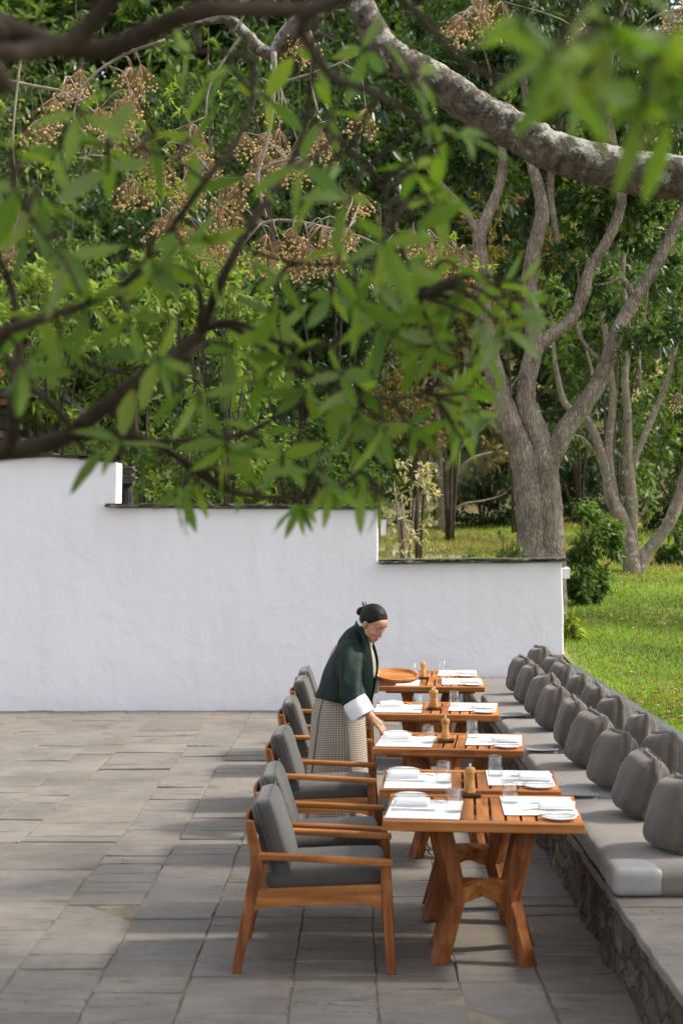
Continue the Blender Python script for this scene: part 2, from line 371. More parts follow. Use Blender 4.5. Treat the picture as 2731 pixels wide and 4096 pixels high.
def make_rattan():
    m, nt, bs = new_mat("rattan_weave"); v = coords(nt, rnd=False)
    w1 = N(nt, "ShaderNodeTexWave", Scale=26, Distortion=.8, bands_direction='X'); w2 = N(nt, "ShaderNodeTexWave", Scale=26, Distortion=.8, bands_direction='Y')
    nt.links.new(v, w1.inputs[0]); nt.links.new(v, w2.inputs[0])
    mm = N(nt, "ShaderNodeMath", operation='MULTIPLY'); nt.links.new(w1.outputs["Fac"], mm.inputs[0]); nt.links.new(w2.outputs["Fac"], mm.inputs[1])
    c = ramp(nt, mm.outputs[0], [(0, (.2, .08, .03)), (.4, (.4, .19, .075)), (1, (.52, .28, .12))])
    nt.links.new(c, bs.inputs["Base Color"]); bs.inputs["Roughness"].default_value = .5; bump(nt, bs, mm.outputs[0], .5, .003); return m
RATTAN = make_rattan()
def make_bark(name, stops, lichen=.0, stretch=(1, 1, .3), scale=9, bd=.03):
    m, nt, bs = new_mat(name); v = coords(nt, stretch)
    n = N(nt, "ShaderNodeTexNoise", Scale=scale, Detail=9, Roughness=.7, Distortion=.8); nt.links.new(v, n.inputs["Vector"])
    c = ramp(nt, n.outputs[0], stops); 
    if lichen:
        v2 = coords(nt); n2 = N(nt, "ShaderNodeTexNoise", Scale=10, Detail=9, Roughness=.74); nt.links.new(v2, n2.inputs["Vector"])
        g = N(nt, "ShaderNodeNewGeometry"); sp = N(nt, "ShaderNodeSeparateXYZ"); nt.links.new(g.outputs["Normal"], sp.inputs[0])
        a = N(nt, "ShaderNodeMath", operation='MULTIPLY_ADD'); a.inputs[1].default_value = .10; nt.links.new(sp.outputs[2], a.inputs[0]); nt.links.new(n2.outputs[0], a.inputs[2])
        f = N(nt, "ShaderNodeMapRange"); f.inputs[1].default_value = .572 - lichen * .05; f.inputs[2].default_value = .585; nt.links.new(a.outputs[0], f.inputs[0])
        n4 = N(nt, "ShaderNodeTexNoise", Scale=60, Detail=4); nt.links.new(v2, n4.inputs["Vector"])
        c = mixc(nt, c, ramp(nt, n4.outputs[0], [(.3, (.26, .26, .225)), (.7, (.5, .5, .45))]), f.outputs[0])
    nt.links.new(c, bs.inputs["Base Color"]); bs.inputs["Roughness"].default_value = .9; bs.inputs["Specular IOR Level"].default_value = .2
    bump(nt, bs, n.outputs[0], .9, bd); return m
BARK_LICHEN = make_bark("lichen_bark", [(.36, (.04, .034, .028)), (.55, (.15, .122, .098)), (.75, (.25, .21, .17))], .9, (1, 1, 1), 14, .03)
def make_furrowed(name, dk, md, lt):
    m, nt, bs = new_mat(name); v = coords(nt, rnd=False)
    dn = N(nt, "ShaderNodeTexNoise", Scale=5, Detail=5); nt.links.new(v, dn.inputs["Vector"])
    dv = N(nt, "ShaderNodeVectorMath", operation='MULTIPLY_ADD'); dv.inputs[1].default_value = (.12, .12, .2); nt.links.new(dn.outputs["Color"], dv.inputs[0]); nt.links.new(v, dv.inputs[2])
    mp = N(nt, "ShaderNodeMapping"); mp.inputs["Scale"].default_value = (1, 1, .16); nt.links.new(dv.outputs[0], mp.inputs[0])
    vo = N(nt, "ShaderNodeTexVoronoi", Scale=34, feature='DISTANCE_TO_EDGE'); nt.links.new(mp.outputs[0], vo.inputs["Vector"])
    n = N(nt, "ShaderNodeTexNoise", Scale=22, Detail=9, Roughness=.7); nt.links.new(mp.outputs[0], n.inputs["Vector"])
    c = ramp(nt, n.outputs[0], [(.32, md), (.62, lt)])
    e = ramp(nt, vo.outputs["Distance"], [(.0, (.4, .37, .35)), (.2, (1, 1, 1))]); c = mixc(nt, c, e, .55, 'MULTIPLY')
    n2 = N(nt, "ShaderNodeTexNoise", Scale=2.2, Detail=6, Roughness=.65); nt.links.new(v, n2.inputs["Vector"])
    c = mixc(nt, c, ramp(nt, n2.outputs[0], [(.33, (.45, .43, .42)), (.55, (1, 1, 1)), (.7, (1.2, 1.2, 1.15))]), 1.0, 'MULTIPLY')
    nt.links.new(c, bs.inputs["Base Color"]); bs.inputs["Roughness"].default_value = .9; bs.inputs["Specular IOR Level"].default_value = .15
    h = N(nt, "ShaderNodeMath", operation='MULTIPLY_ADD'); h.inputs[1].default_value = .6; nt.links.new(n.outputs[0], h.inputs[0]); nt.links.new(e, h.inputs[2])
    bump(nt, bs, h.outputs[0], .9, .03); return m
BARK_GREY = make_furrowed("grey_bark", (.05, .04, .03), (.24, .19, .155), (.42, .345, .285))
BARK_STEM = make_bark("shrub_bark", [(.3, (.03, .024, .018)), (.5, (.07, .055, .042)), (.75, (.12, .1, .08))], 0, (1, 1, .4), 14, .01)
BARK_PALE = make_bark("pale_bark", [(.3, (.1, .08, .06)), (.5, (.24, .19, .15)), (.75, (.36, .3, .24))], .2, (1, 1, .3), 10, .02)
BARK_FORE = make_bark("brown_bark", [(.3, (.018, .013, .009)), (.5, (.045, .032, .022)), (.75, (.085, .062, .044))], 0, (1, 1, 1), 30, .004)
TWIG = make_bark("pale_twig", [(.3, (.16, .12, .1)), (.5, (.3, .25, .21)), (.75, (.45, .4, .35))], 0, (1, 1, 1), 30, .003)
BERRY = mat_leaf("berry_skin", [(.5, .31, .12), (.7, .48, .2), (.6, .4, .16), (.68, .5, .2), (.38, .22, .09)], .4, .08)
LEAF_FORE = mat_leaf("long_leaf", [(.07, .135, .024), (.12, .215, .036), (.09, .175, .032), (.175, .275, .046), (.1, .19, .036), (.22, .29, .06), (.08, .15, .034), (.18, .235, .1), (.13, .22, .036), (.2, .28, .05)], .45, .5, .4, (1.6, 1.65, .5))  # the one greyish pale tone paints sky gloss onto some leaves
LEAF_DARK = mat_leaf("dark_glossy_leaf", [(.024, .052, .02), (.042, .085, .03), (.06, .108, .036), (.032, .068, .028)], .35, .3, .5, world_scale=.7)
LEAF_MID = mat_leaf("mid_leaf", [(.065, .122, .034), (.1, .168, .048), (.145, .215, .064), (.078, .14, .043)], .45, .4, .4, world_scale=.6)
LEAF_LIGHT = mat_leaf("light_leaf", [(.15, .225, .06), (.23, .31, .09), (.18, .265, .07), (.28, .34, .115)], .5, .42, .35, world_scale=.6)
LEAF_OLIVE = mat_leaf("olive_leaf", [(.1, .11, .038), (.22, .15, .065), (.09, .12, .04), (.3, .18, .09), (.14, .13, .05)], .6, .3, .3, world_scale=.6)
LEAF_HAZE = mat_leaf("hillside_leaf", [(.07, .098, .045), (.1, .135, .06), (.135, .165, .072), (.08, .112, .054)], .6, .25, .3, world_scale=.35)
LEAF_DRY = mat_leaf("dry_pale_leaf", [(.5, .42, .3), (.36, .3, .17), (.6, .52, .4), (.3, .32, .14)], .7, .3, .3)
LEAF_YELLOW = mat_leaf("yellow_green_leaf", [(.2, .27, .03), (.28, .32, .05), (.15, .24, .03)], .45, .45, .4)
def make_lawn():
    m = mat_noise("lawn_ground", [(.3, (.07, .12, .02)), (.5, (.14, .2, .035)), (.62, (.24, .23, .075)), (.78, (.38, .27, .15))], .45, .95, detail=8, bstr=.6, bscale=30, bdist=.05, world=True)
    nt = m.node_tree; bs = nt.nodes["Principled BSDF"]; old = bs.inputs["Base Color"].links[0].from_socket
    v = coords(nt, world=True); n = N(nt, "ShaderNodeTexNoise", Scale=.22, Detail=6, Roughness=.6); nt.links.new(v, n.inputs["Vector"])
    sp = N(nt, "ShaderNodeSeparateXYZ"); nt.links.new(v, sp.inputs[0]); mr = N(nt, "ShaderNodeMapRange"); mr.inputs[1].default_value = 19; mr.inputs[2].default_value = 30; mr.inputs[3].default_value = -.12; mr.inputs[4].default_value = .1
    nt.links.new(sp.outputs[1], mr.inputs[0]); ad = N(nt, "ShaderNodeMath", operation='ADD'); nt.links.new(n.outputs[0], ad.inputs[0]); nt.links.new(mr.outputs[0], ad.inputs[1])
    f = ramp(nt, ad.outputs[0], [(.48, (0, 0, 0)), (.6, (1, 1, 1))])       # a drier patch of grass up the slope
    nt.links.new(mixc(nt, old, (.36, .29, .13), f), bs.inputs["Base Color"]); return m
GRASS_SOIL = make_lawn()
GRASS = mat_leaf("grass_blade", [(.13, .23, .04), (.21, .33, .06), (.27, .38, .075), (.34, .37, .12)], .6, .45, .3, (1.4, 1.4, .5), world_scale=.4)
FALLEN = mat_leaf("fallen_leaf", [(.3, .17, .07), (.2, .1, .04), (.4, .28, .14), (.16, .09, .04)], .8, .15, .2)

# ---------------------------------------------------------------- terrain
def sstep(a, b, x):
    t = np.clip((x - a) / (b - a), 0, 1); return t * t * (3 - 2 * t)
def ground_z(x, y):
    x = np.asarray(x, float); y = np.asarray(y, float)
    z = .5 + .058 * np.maximum(0, y - 13.5)
    z = z + .42 * np.maximum(0, y - 44) * sstep(40, 56, y)
    z = z + .04 * np.sin(x * .9 + y * .4) + .05 * np.sin(y * .33 + 1.3 * np.sin(x * .21))
    return np.minimum(z, 34)
def gz(x, y): return float(ground_z(x, y))

def build_terrain():
    mb = MB()
    def grid(xs, ys):
        b = len(mb.v)
        for y in ys:
            for x in xs: mb.v.append((x, y, float(ground_z(x, y)) - .02))
        m = len(xs)
        for i in range(len(ys) - 1):
            for j in range(m - 1): mb.f.append((b + i * m + j, b + i * m + j + 1, b + (i + 1) * m + j + 1, b + (i + 1) * m + j))
    xr = [2.30, 2.6, 3, 3.5, 4, 5, 6, 8, 10, 14, 20, 30, 45, 70, 120, 200]
    grid(xr, [-40, -20, -10, 0] + list(np.arange(2, 15.9, .7)) + [15.95])
    xl = [-200, -120, -80, -55, -40, -30, -24, -18, -14, -11, -8, -6, -4, -2.5, -1, 0, 1, 2] + xr
    grid(xl, [15.95, 17, 18, 19, 20, 21, 22, 24, 26, 28, 30, 33, 36, 39, 42, 45, 48, 52, 56, 60, 70, 80, 100, 130, 180, 300, 500])
    o = mb.build("lawn", GRASS_SOIL, smooth=True); o['kind'] = 'structure'
    g = MB().box((0, 0, -.55), (1000, 1000, .8)); g = g.build("ground", JOINT); g['kind'] = 'structure'
build_terrain()

def leaf_quads(pos, dirs, nrm, L, Wd, fold=.25, droop=.0):
    """numpy: four-vertex folded leaves (two triangles each)"""
    n = len(pos)
    dirs = dirs / np.linalg.norm(dirs, axis=1, keepdims=True)
    side = np.cross(dirs, nrm); side /= (np.linalg.norm(side, axis=1, keepdims=True) + 1e-9)
    up = np.cross(side, dirs)
    L = L[:, None]; Wd = Wd[:, None]
    a = pos; t = pos + dirs * L - np.array([0, 0, 1.0]) * L * droop
    m = pos + dirs * L * .48
    l = m + side * Wd * .5 + up * Wd * fold; r = m - side * Wd * .5 + up * Wd * fold
    V = np.stack([a, r, t, l], 1).reshape(-1, 3)
    base = (np.arange(n) * 4)[:, None]
    F = np.concatenate([base + np.array([0, 1, 2]), base + np.array([0, 2, 3])], 1).reshape(-1, 3)
    return V, F

def np_mesh(name, V, F, mat, parent=None, loc=(0, 0, 0)):
    me = bpy.data.meshes.new(name); k = F.shape[1]
    me.vertices.add(len(V)); me.vertices.foreach_set('co', np.ascontiguousarray(V, dtype=np.float32).ravel())
    me.loops.add(F.size); me.loops.foreach_set('vertex_index', np.ascontiguousarray(F, dtype=np.int32).ravel())
    me.polygons.add(len(F)); me.polygons.foreach_set('loop_start', np.arange(0, F.size, k, dtype=np.int32))
    me.update(calc_edges=True)
    return link(name, me, mat, parent, loc)

def rand_unit(n):
    v = rng.normal(size=(n, 3)); return v / np.linalg.norm(v, axis=1, keepdims=True)

def crown_leaves(blobs, n, L, wr=.42, whorl=6, clump=.22, seed=0, flat=.7, dr=.25):
    """blobs: list of (center, radii). Leaves sit in whorls, whorls sit in clumps, clumps fill the blob's outer volume."""
    Vs, Fs = [], []; off = 0
    tot = sum(b[1][0] * b[1][1] * b[1][2] for b in blobs) ** 1.0
    vol = [(b[1][0] * b[1][2]) for b in blobs]; tv = sum(vol)
    for (c, r), w in zip(blobs, vol):
        nb = max(30, int(n * w / tv)); c = np.array(c, float); r = np.array(r, float)
        nc = max(6, int(14 * (1 / clump) ** .9 / 3))
        cd = rand_unit(nc) * (rng.uniform(.15, 1, (nc, 1)) ** .45)
        nw = nb // whorl + 1
        ci = rng.integers(0, nc, nw)
        wp = cd[ci] + rng.normal(size=(nw, 3)) * np.array([1, 1, flat]) * clump * .62
        out = wp / (np.linalg.norm(wp, axis=1, keepdims=True) + 1e-6)
        wpos = c + wp * r
        pos = np.repeat(wpos, whorl, 0); ax = np.repeat(out + np.array([0, 0, .35]), whorl, 0)
        d = rand_unit(len(pos)) + ax * .45; d[:, 2] -= dr
        nr = rand_unit(len(pos)) * .6 + np.array([0, 0, 1.0]) + ax * .3
        LL = L * rng.uniform(.6, 1.15, len(pos)); pos = pos + rand_unit(len(pos)) * L * .15
        V, F = leaf_quads(pos, d, nr, LL, LL * wr * rng.uniform(.8, 1.2, len(pos)), .18, .12)
        Vs.append(V); Fs.append(F + off); off += len(V)
    return np.concatenate(Vs), np.concatenate(Fs)

def limb_mesh(name, lines, mat, parent, origin, n=8, rough=.12, k=4):
    mb = MB(); o = np.array(origin)
    for i, ln in enumerate(lines):
        ln = list(ln)
        if ln[-1][1] > .012 and len(ln) > 2 and name != "upper_limb":      # no sawn-off ends: run out into a thin twig
            a_, b_ = Vector(ln[-2][0]), Vector(ln[-1][0]); d_ = b_ - a_; rr = ln[-1][1]; e_ = min(d_.length, 1.2); d_.normalize(); sd2 = math.sin(i * 2.3 + 1)
            p1 = b_ + d_ * e_ * .7 + Vector((.12 * sd2, .1, .1)) * e_; p2 = p1 + d_ * e_ * .6 + Vector((-.15 * sd2, 0, .25)) * e_
            ln += [(tuple(p1), rr * .5), (tuple(p2), .003)]
        sp = spline([(*p, r) for p, r in ln], k)
        mb.tube([Vector(q[:3] - o) for q in sp], [max(.002, float(q[3])) for q in sp], n, True, rough, i * 7.3)
    return mb.build(name, mat, parent, smooth=True)

# ---------------------------------------------------------------- patio paving
def build_patio():
    xs = [-9.2, -8.6, -8.1, -7.5, -6.9, -6.45, -5.9, -5.3, -4.9, -4.4, -4.02, -3.64, -3.35, -2.99, -2.52, -2.18, -1.56, -1.165, -.74, -.28, .09, .47, .84, 1.3]
    mb = MB(); rd = random.Random(11)
    def jx(x, y): return x + .022 * mnoise.noise((x * 3.1, y * .45, 0)) + .008 * mnoise.noise((x * 7, y * 3, 4))
    for a, b in zip(xs[:-1], xs[1:]):
        y = -1.0 - rd.random()
        while y < 15.95:
            h = rd.choice([.16, .2, .25, .28, .32, .38, .45, .5, .6, .72]) * rd.uniform(.85, 1.15); y2 = min(y + h, 15.95)
            if y2 < y + .08: break
            g = rd.uniform(.002, .007); tz = rd.uniform(-.004, .004); tx = rd.uniform(-.006, .006); ty = rd.uniform(-.008, .008)
            sk0, sk1 = rd.uniform(-.02, .02), rd.uniform(-.02, .02); s2 = rd.random() * 50
            nx, ny = 7, max(3, int(h / .08)); cx, cy = (a + b) / 2, (y + y2) / 2
            def pt(u, v, ins, z):
                X0, X1 = jx(a, y + (y2 - y) * v), jx(b, y + (y2 - y) * v)
                X = X0 + g + ins + (X1 - X0 - 2 * g - 2 * ins) * u
                Y = y + g + ins + (y2 - y - 2 * g - 2 * ins) * v
                e = .006 * mnoise.noise((X * 14, Y * 14, s2)) + .004 * mnoise.noise((X * 40, Y * 40, s2))
                edge = 1.0
                return (X + e * edge, Y + e * 1.6 * edge, z + tz + tx * (u - .5) + ty * (v - .5))
            per = [(i / nx, 0) for i in range(nx)] + [(1, j / ny) for j in range(ny)] + [(1 - i / nx, 1) for i in range(nx)] + [(0, 1 - j / ny) for j in range(ny)]
            r0 = [pt(u, v, 0, -.05) for u, v in per]; r1 = [pt(u, v, 0, -.005) for u, v in per]; r2 = [pt(u, v, .0035, .0) for u, v in per]
            mb.rings([r0, r1, r2], cap=False); k = len(per); bb = len(mb.v) - k
            mb.f.append(tuple(bb + i for i in range(k)))
            y = y2
    o = mb.build("patio", SLABS); o['kind'] = 'structure'
    # bed of soil that shows in the joints
    j = MB().box((-3.9, 7.5, -.0338), (10.8, 17.2, .055)).build("patio_bed", JOINT); j['kind'] = 'structure'
build_patio()

# ---------------------------------------------------------------- white stepped wall
def build_wall():
    Y0, Y1 = 15.85, 16.2
    root = empty("white_wall", (0, Y0, 0)); tag(root, "white plastered wall stepping down to the right behind the tables", "wall")
    prof = [(-9.5, -.1), (2.335, -.1), (2.30, 1.655), (.255, 1.64), (.25, 2.245), (-2.65, 2.27), (-2.655, 2.77), (-3.4, 2.83), (-4.2, 2.80), (-9.5, 2.72)]
    # wobbly outline: resample
    def res(a, b, st=.12):
        n = max(1, int(math.dist(a, b) / st)); return [(a[0] + (b[0] - a[0]) * i / n, a[1] + (b[1] - a[1]) * i / n) for i in range(n)]
    pts = []
    for i in range(len(prof)): pts += res(prof[i], prof[(i + 1) % len(prof)])
    def wob(p):
        return (p[0] + .012 * mnoise.noise((p[0] * 1.3, p[1] * 2.2, 3)), p[1] + .016 * mnoise.noise((p[0] * 1.1, p[1], 8)))
    pts = [wob(p) if p[1] > -.05 else p for p in pts]
    bm = bmesh.new(); vs = [bm.verts.new((x, 0, z)) for x, z in pts]; f = bm.faces.new(vs)
    r = bmesh.ops.extrude_face_region(bm, geom=[f]); bmesh.ops.translate(bm, verts=[g for g in r['geom'] if isinstance(g, bmesh.types.BMVert)], vec=(0, Y1 - Y0, 0))
    bmesh.ops.recalc_face_normals(bm, faces=bm.faces); me = bpy.data.meshes.new("plaster"); bm.to_mesh(me); bm.free()
    w = link("masonry", me, PLASTER, root)
    b = w.modifiers.new('bevel', 'BEVEL'); b.width = .018; b.segments = 3; b.limit_method = 'ANGLE'; b.angle_limit = R(50)
    # coping: rows of thin rough slates
    rd = random.Random(5)
    for seg, (xa, xb, za, zb) in enumerate([(-9.5, -2.66, None, None), (-2.78, .27, 2.27, 2.247), (.262, 2.36, 1.642, 1.657)]):
        mb = MB()
        for layer in range(2):
            x = xa
            while x < xb - .03:
                l = min(rd.uniform(.16, .5), xb - x)
                if seg == 0:
                    t = x + l / 2; z = np.interp(t, [-9.5, -4.2, -3.4, -2.655], [2.72, 2.80, 2.83, 2.77])
                else: z = za + (zb - za) * ((x + l / 2 - xa) / (xb - xa))
                z += .012 + layer * .021 + rd.uniform(-.003, .003)
                y0, y1 = -.05 - rd.uniform(0, .045), .38 + rd.uniform(0, .05)
                th = rd.uniform(.012, .02); n = 6
                rg = []
                for zz in (z - th / 2, z + th / 2):
                    ring = [(x + .002 + (l - .004) * i / n, y0 + rd.uniform(-.012, .012), zz + rd.uniform(-.003, .003)) for i in range(n + 1)]
                    ring += [(x + l - (l) * i / n, y1 + rd.uniform(-.02, .02), zz) for i in range(n + 1)]
                    rg.append(ring)
                mb.rings(rg); x += l
        mb.build("coping", SLATE_COPE, root)
build_wall()

# ---------------------------------------------------------------- stone bench with its back ledge
def build_bench():
    root = empty("stone_bench", (1.2, 8, 0)); tag(root, "long built-in stone bench running along the lawn under grey cushions", "bench")
    # rubble front: rough grid sheet closed into a box
    mb = MB(); ys = np.arange(-.5, 15.84, .09); zs = np.linspace(-.05, .332, 9)
    def fx(y, z): return 1.185 + .03 * mnoise.noise((1, y * 3.2, z * 6)) + .018 * mnoise.noise((5, y * 11, z * 16))
    ring = []
    for y in ys:
        ring.append([(fx(y, z) - 1.2, y - 8, z) for z in zs] + [(1.0, y - 8, .332), (1.0, y - 8, -.05)])
    mb.rings(ring); mb.build("masonry", RUBBLE, root, smooth=False)
    # slate seat slabs
    rd = random.Random(3); mb = MB(); y = -.6
    while y < 15.8:
        h = min(rd.uniform(.35, .75), 15.83 - y)
        if h < .05: break
        per0 = []
        n = 8
        per = [(i / n, 0) for i in range(n)] + [(1, i / n) for i in range(n)] + [(1 - i / n, 1) for i in range(n)] + [(0, 1 - i / n) for i in range(n)]
        tl = rd.uniform(-.003, .003); sd_ = rd.random() * 40
        def pt(u, v, ins, z):
            X = 1.165 + ins + (.985 - 2 * ins) * u; Y = y + .006 + ins + (h - .012 - 2 * ins) * v
            e = .012 * mnoise.noise((X * 9, Y * 9, sd_)); return (X + e - 1.2, Y + e * .5 - 8, z + tl)
        mb.rings([[pt(u, v, 0, .3335) for u, v in per], [pt(u, v, 0, .366) for u, v in per], [pt(u, v, .005, .372) for u, v in per]], cap=False)
        b = len(mb.v) - len(per); mb.f.append(tuple(b + i for i in range(len(per)))); y += h
    mb.build("slab_seat", SLABS, root)
    # low back wall, covered by a dark sheet
    bk = MB().box((2.25 - 1.2, 7.66 - 8, .24), (.19, 16.36, .58)).build("back_wall", RUBBLE, root)
    mb = MB(); ys = np.arange(-.5, 15.86, .16); rings = []
    for y in ys:
        d = lambda k: .008 * mnoise.noise((k, y * 1.7, 2)) + .004 * mnoise.noise((k * 2, y * 6, 5))
        sec = [(2.125, .40), (2.12, .555 + d(1)), (2.16, .578 + d(2)), (2.25, .582 + d(3)), (2.335, .574 + d(4)), (2.365 + d(5), .54), (2.368 + d(6), .44), (2.35, .44), (2.348, .535), (2.25, .5645), (2.148, .562), (2.138, .40)]
        rings.append([(x - 1.2, y - 8, z) for x, z in sec])
    mb.rings(rings); mb.build("sheet_cover", LEDGE, root, smooth=False)
build_bench()

# bench cushions
def build_cushions():
    names = ["nearest bench cushion, its open corner wrapped in pale leatherette", "second bench cushion from the camera, beside the second and third tables",
             "third bench cushion from the camera, beside the person's table", "farthest bench cushion, by the bare slab near the wall"]
    edges = [(6.41, 8.13), (8.15, 9.76), (9.79, 11.52), (11.55, 13.3)]
    for i, ((a, b), lab) in enumerate(zip(edges, names)):
        L = b - a; Wd = .93
        root = empty("bench_cushion", (1.165 + Wd / 2, (a + b) / 2, .374))
        tag(root, lab, "cushion", "long grey cushions on the bench")
        def fn(p, q, i=i):
            s = .012 * mnoise.noise((p.x * 3 + i * 9, p.y * 3, 0)) + .005 * mnoise.noise((p.x * 11, p.y * 9, i))
            if p.z > 0: p = p + Vector((0, 0, s + .012 * (1 - q[0] ** 2) * (1 - q[1] ** 4)))
            else: p = Vector((p.x, p.y, -.06))if p.z < -.055 else p
            return p + Vector((.006 * mnoise.noise((p.y * 4, p.z * 9, i)), 0, 0))
        mb = round_box(Wd, L, .122, .042, 18, fn)
        mb.build("pad", BENCHFAB, root, (0, 0, .062), smooth=True)
        # pale leatherette corner wrap
        ln = .235; wd = .235
        def fw(p, q, i=i):
            return p + Vector((0, 0, .004 * mnoise.noise((p.x * 14 + i, p.y * 14, 0))))
        cap = round_box(wd, ln, .132, .038, 10, fw)
        cap.build("corner_wrap", VINYL, root, (-Wd / 2 + wd / 2 - .006, -L / 2 + ln / 2 - .006, .0675 if i == 0 else .0765), smooth=True)
        if i:
            f = MB(); rings = []
            for t in np.linspace(0, 1, 7):
                x = -.1 + .215 * t; zz = .1425 + .003 * math.sin(t * 5 + i)
                rings.append([(x, -.045, zz - .003 + .004 * t), (x, .03, zz - .002), (x, .03, zz + .002), (x, -.045, zz + .001 + .004 * t)])
            f.rings(rings); f.build("wrap_flap", VINYL, root, (-Wd / 2 + wd / 2 - .006, -L / 2 - .0, 0), smooth=False)
    # far end flap
build_cushions()

def build_pillows():
    def mesh(seed):
        def fn(p, q):
            u, v = q[1], q[2]
            puff = (max(0, 1 - abs(u) ** 2.2) * max(0, 1 - abs(v) ** 2.4)) ** .5
            x = p.x * (.36 + 1.04 * puff) * (1 - .27 * v - .12 * max(0, v) ** 2)
            rnd = 1 - .17 * v * v - .22 * max(0, v) ** 2
            y = p.y * rnd; z = p.z * (1 - .07 * u * u + .03 * u ** 4)
            if v > .2: z -= .010 * (1 - abs(u) ** 1.5) * (v - .2) - .030 * abs(u) ** 3 * (v - .2)      # chopped top: the middle sinks between two ears
            w = .009 * mnoise.noise((y * 9 + seed * 9, z * 7, seed)) + .006 * mnoise.noise((y * 26 + z * 14, z * 22, seed * 3))
            cr = min(1, abs(u) ** 3 * abs(v) ** 1.5 * 1.5)
            x += w * (1.2 if abs(q[0]) > .9 else .5) + cr * .011 * math.sin((y - z) * 75 + seed)
            return Vector((x, y + w * .6, z + w * .5 + cr * .006 * math.sin(y * 90 + x * 60)))
        per = []
        for cu, cv, a0 in ((1, 1, 0), (-1, 1, 90), (-1, -1, 180), (1, -1, 270)):
            for i in range(6):
                a = R(a0 + 18 * i); per.append((cu * .66 + .34 * math.cos(a), cv * .66 + .34 * math.sin(a)))
        sm_ = MB()
        for sx in (-1, 1):
            pts = [fn(Vector((sx * .062, .172 * u, .179 * v)), (sx * .8, u, v)) for u, v in per]; sm_.tube(pts + pts[:1], .0018, 5, False)
        return round_box(.155, .35, .365, .06, 16, fn), sm_
    protos = []
    for s in range(6):
        a_, b_ = mesh(s); o_ = a_.build("throw_pillow", PILLOWFAB, smooth=True); b_.build("seam", PILLOWFAB, o_, smooth=True); protos.append(o_)
    yF = [13.04, 12.25, 11.47, 10.69, 9.84, 9.04, 8.25, 7.45, 6.66]
    words = ["farthest", "second farthest", "third farthest", "fourth farthest", "middle", "fourth nearest", "third nearest", "second nearest", "nearest"]
    rd = random.Random(2); used = [False] * 6; k = 0
    def place(x, y, z, lab, grp, yaw, lean):
        nonlocal k
        i = k % 6; k += 1
        o = protos[i] if not used[i] else copy_tree(protos[i])
        used[i] = True
        s_ = rd.uniform(.95, 1.06); o.scale = (s_ * rd.uniform(.92, 1.1), s_, s_ * rd.uniform(.95, 1.04))
        o.location = (x, y, z); o.rotation_euler = Euler((R(rd.uniform(-10, 10)), R(lean), R(yaw)), 'XYZ')
        tag(o, lab, "pillow", grp); return o
    for w, y in zip(words, yF):
        place(1.525 + rd.uniform(-.015, .015), y + .12, .678, f"{w} taupe pillow in the front row standing on the bench cushion", "front row of pillows on the bench", 8 + rd.uniform(-7, 8), 10 + rd.uniform(-5, 4))
    yB = [13.95, 13.1, 12.45, 11.6, 10.8, 9.95, 9.12, 8.3, 7.5]
    for w, y in zip(words[:8], yB):
        place(1.81 + rd.uniform(-.02, .02), y + .05, .683, f"{w} taupe pillow in the back row leaning on the bench ledge", "back row of pillows on the bench", 10 + rd.uniform(-9, 9), 9 + rd.uniform(-4, 4))
build_pillows()

# ---------------------------------------------------------------- tables
TABW = .918
def make_table(D):
    root = empty("dining_table")
    H, T = .70, .042
    for s in (-1, 1):
        MB().box((0, s * (D / 2 - .034), H - T / 2), (TABW, .068, T)).build("end_rail", WX, root, bevel=.004)
    n = 13; pitch = TABW / n; mb = MB()
    for i in range(n):
        mb.box((-TABW / 2 + pitch * (i + .5), 0, H - .016), (pitch - .0125 if 0 < i < n - 1 else pitch - .0062, D - .138, .026))
    mb.build("slat_top", WY, root, bevel=.002)
    for y in (-D / 2 + .15, D / 2 - .15):
        MB().box((0, y, H - T - .013), (TABW - .16, .06, .03)).build("batten", WX, root, bevel=.003)
    sy = D / .70
    for sx in (-1, 1):
        for s in (-1, 1):
            sidev = Vector((-s * .63, sx * .77, 0))
            pts = [(sx * .205, s * .165 * sy, .0), (sx * .128, s * .10 * sy, .285), (sx * .21, s * .165 * sy, .645)]
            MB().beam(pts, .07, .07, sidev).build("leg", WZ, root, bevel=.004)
    for s in (-1, 1):
        MB().beam([(-.128, -s * .10 * sy, .30 + s * .0), (0, 0, .325), (.128, s * .10 * sy, .30)], .05, .075, (-s * .62 * sy, .78, 0)).build("brace", WX, root, bevel=.003)
    return root

TBL = [  # name, x centre, front Y, depth, rz
    ("nearest", .607, 6.47, .70, -4.5), ("second nearest", .60, 7.205, .62, -4.0), ("third nearest", .595, 8.60, .71, -6.5),
    ("fourth nearest", .60, 10.2, .75, -5.0), ("second farthest", .65, 11.98, .69, -4.0), ("farthest", .66, 12.69, .68, -4.0)]
LABT = ["teak slatted table nearest the camera with place settings for two", "teak slatted table pushed up behind the nearest table",
        "teak slatted table where the person lays a setting", "teak slatted table just behind the person's hand, in front of the last pair",
        "front one of the two farthest teak tables, under the round tray", "teak slatted table farthest back by the white wall"]
tables = []
for i, (nm, cx, fy, D, rz) in enumerate(TBL):
    t = make_table(D)
    t.location = (cx, fy + D / 2, .012 if i == 1 else 0); t.rotation_euler = (0, 0, R(rz))
    tag(t, LABT[i], "table", "teak tables in a row along the bench"); tables.append(t)

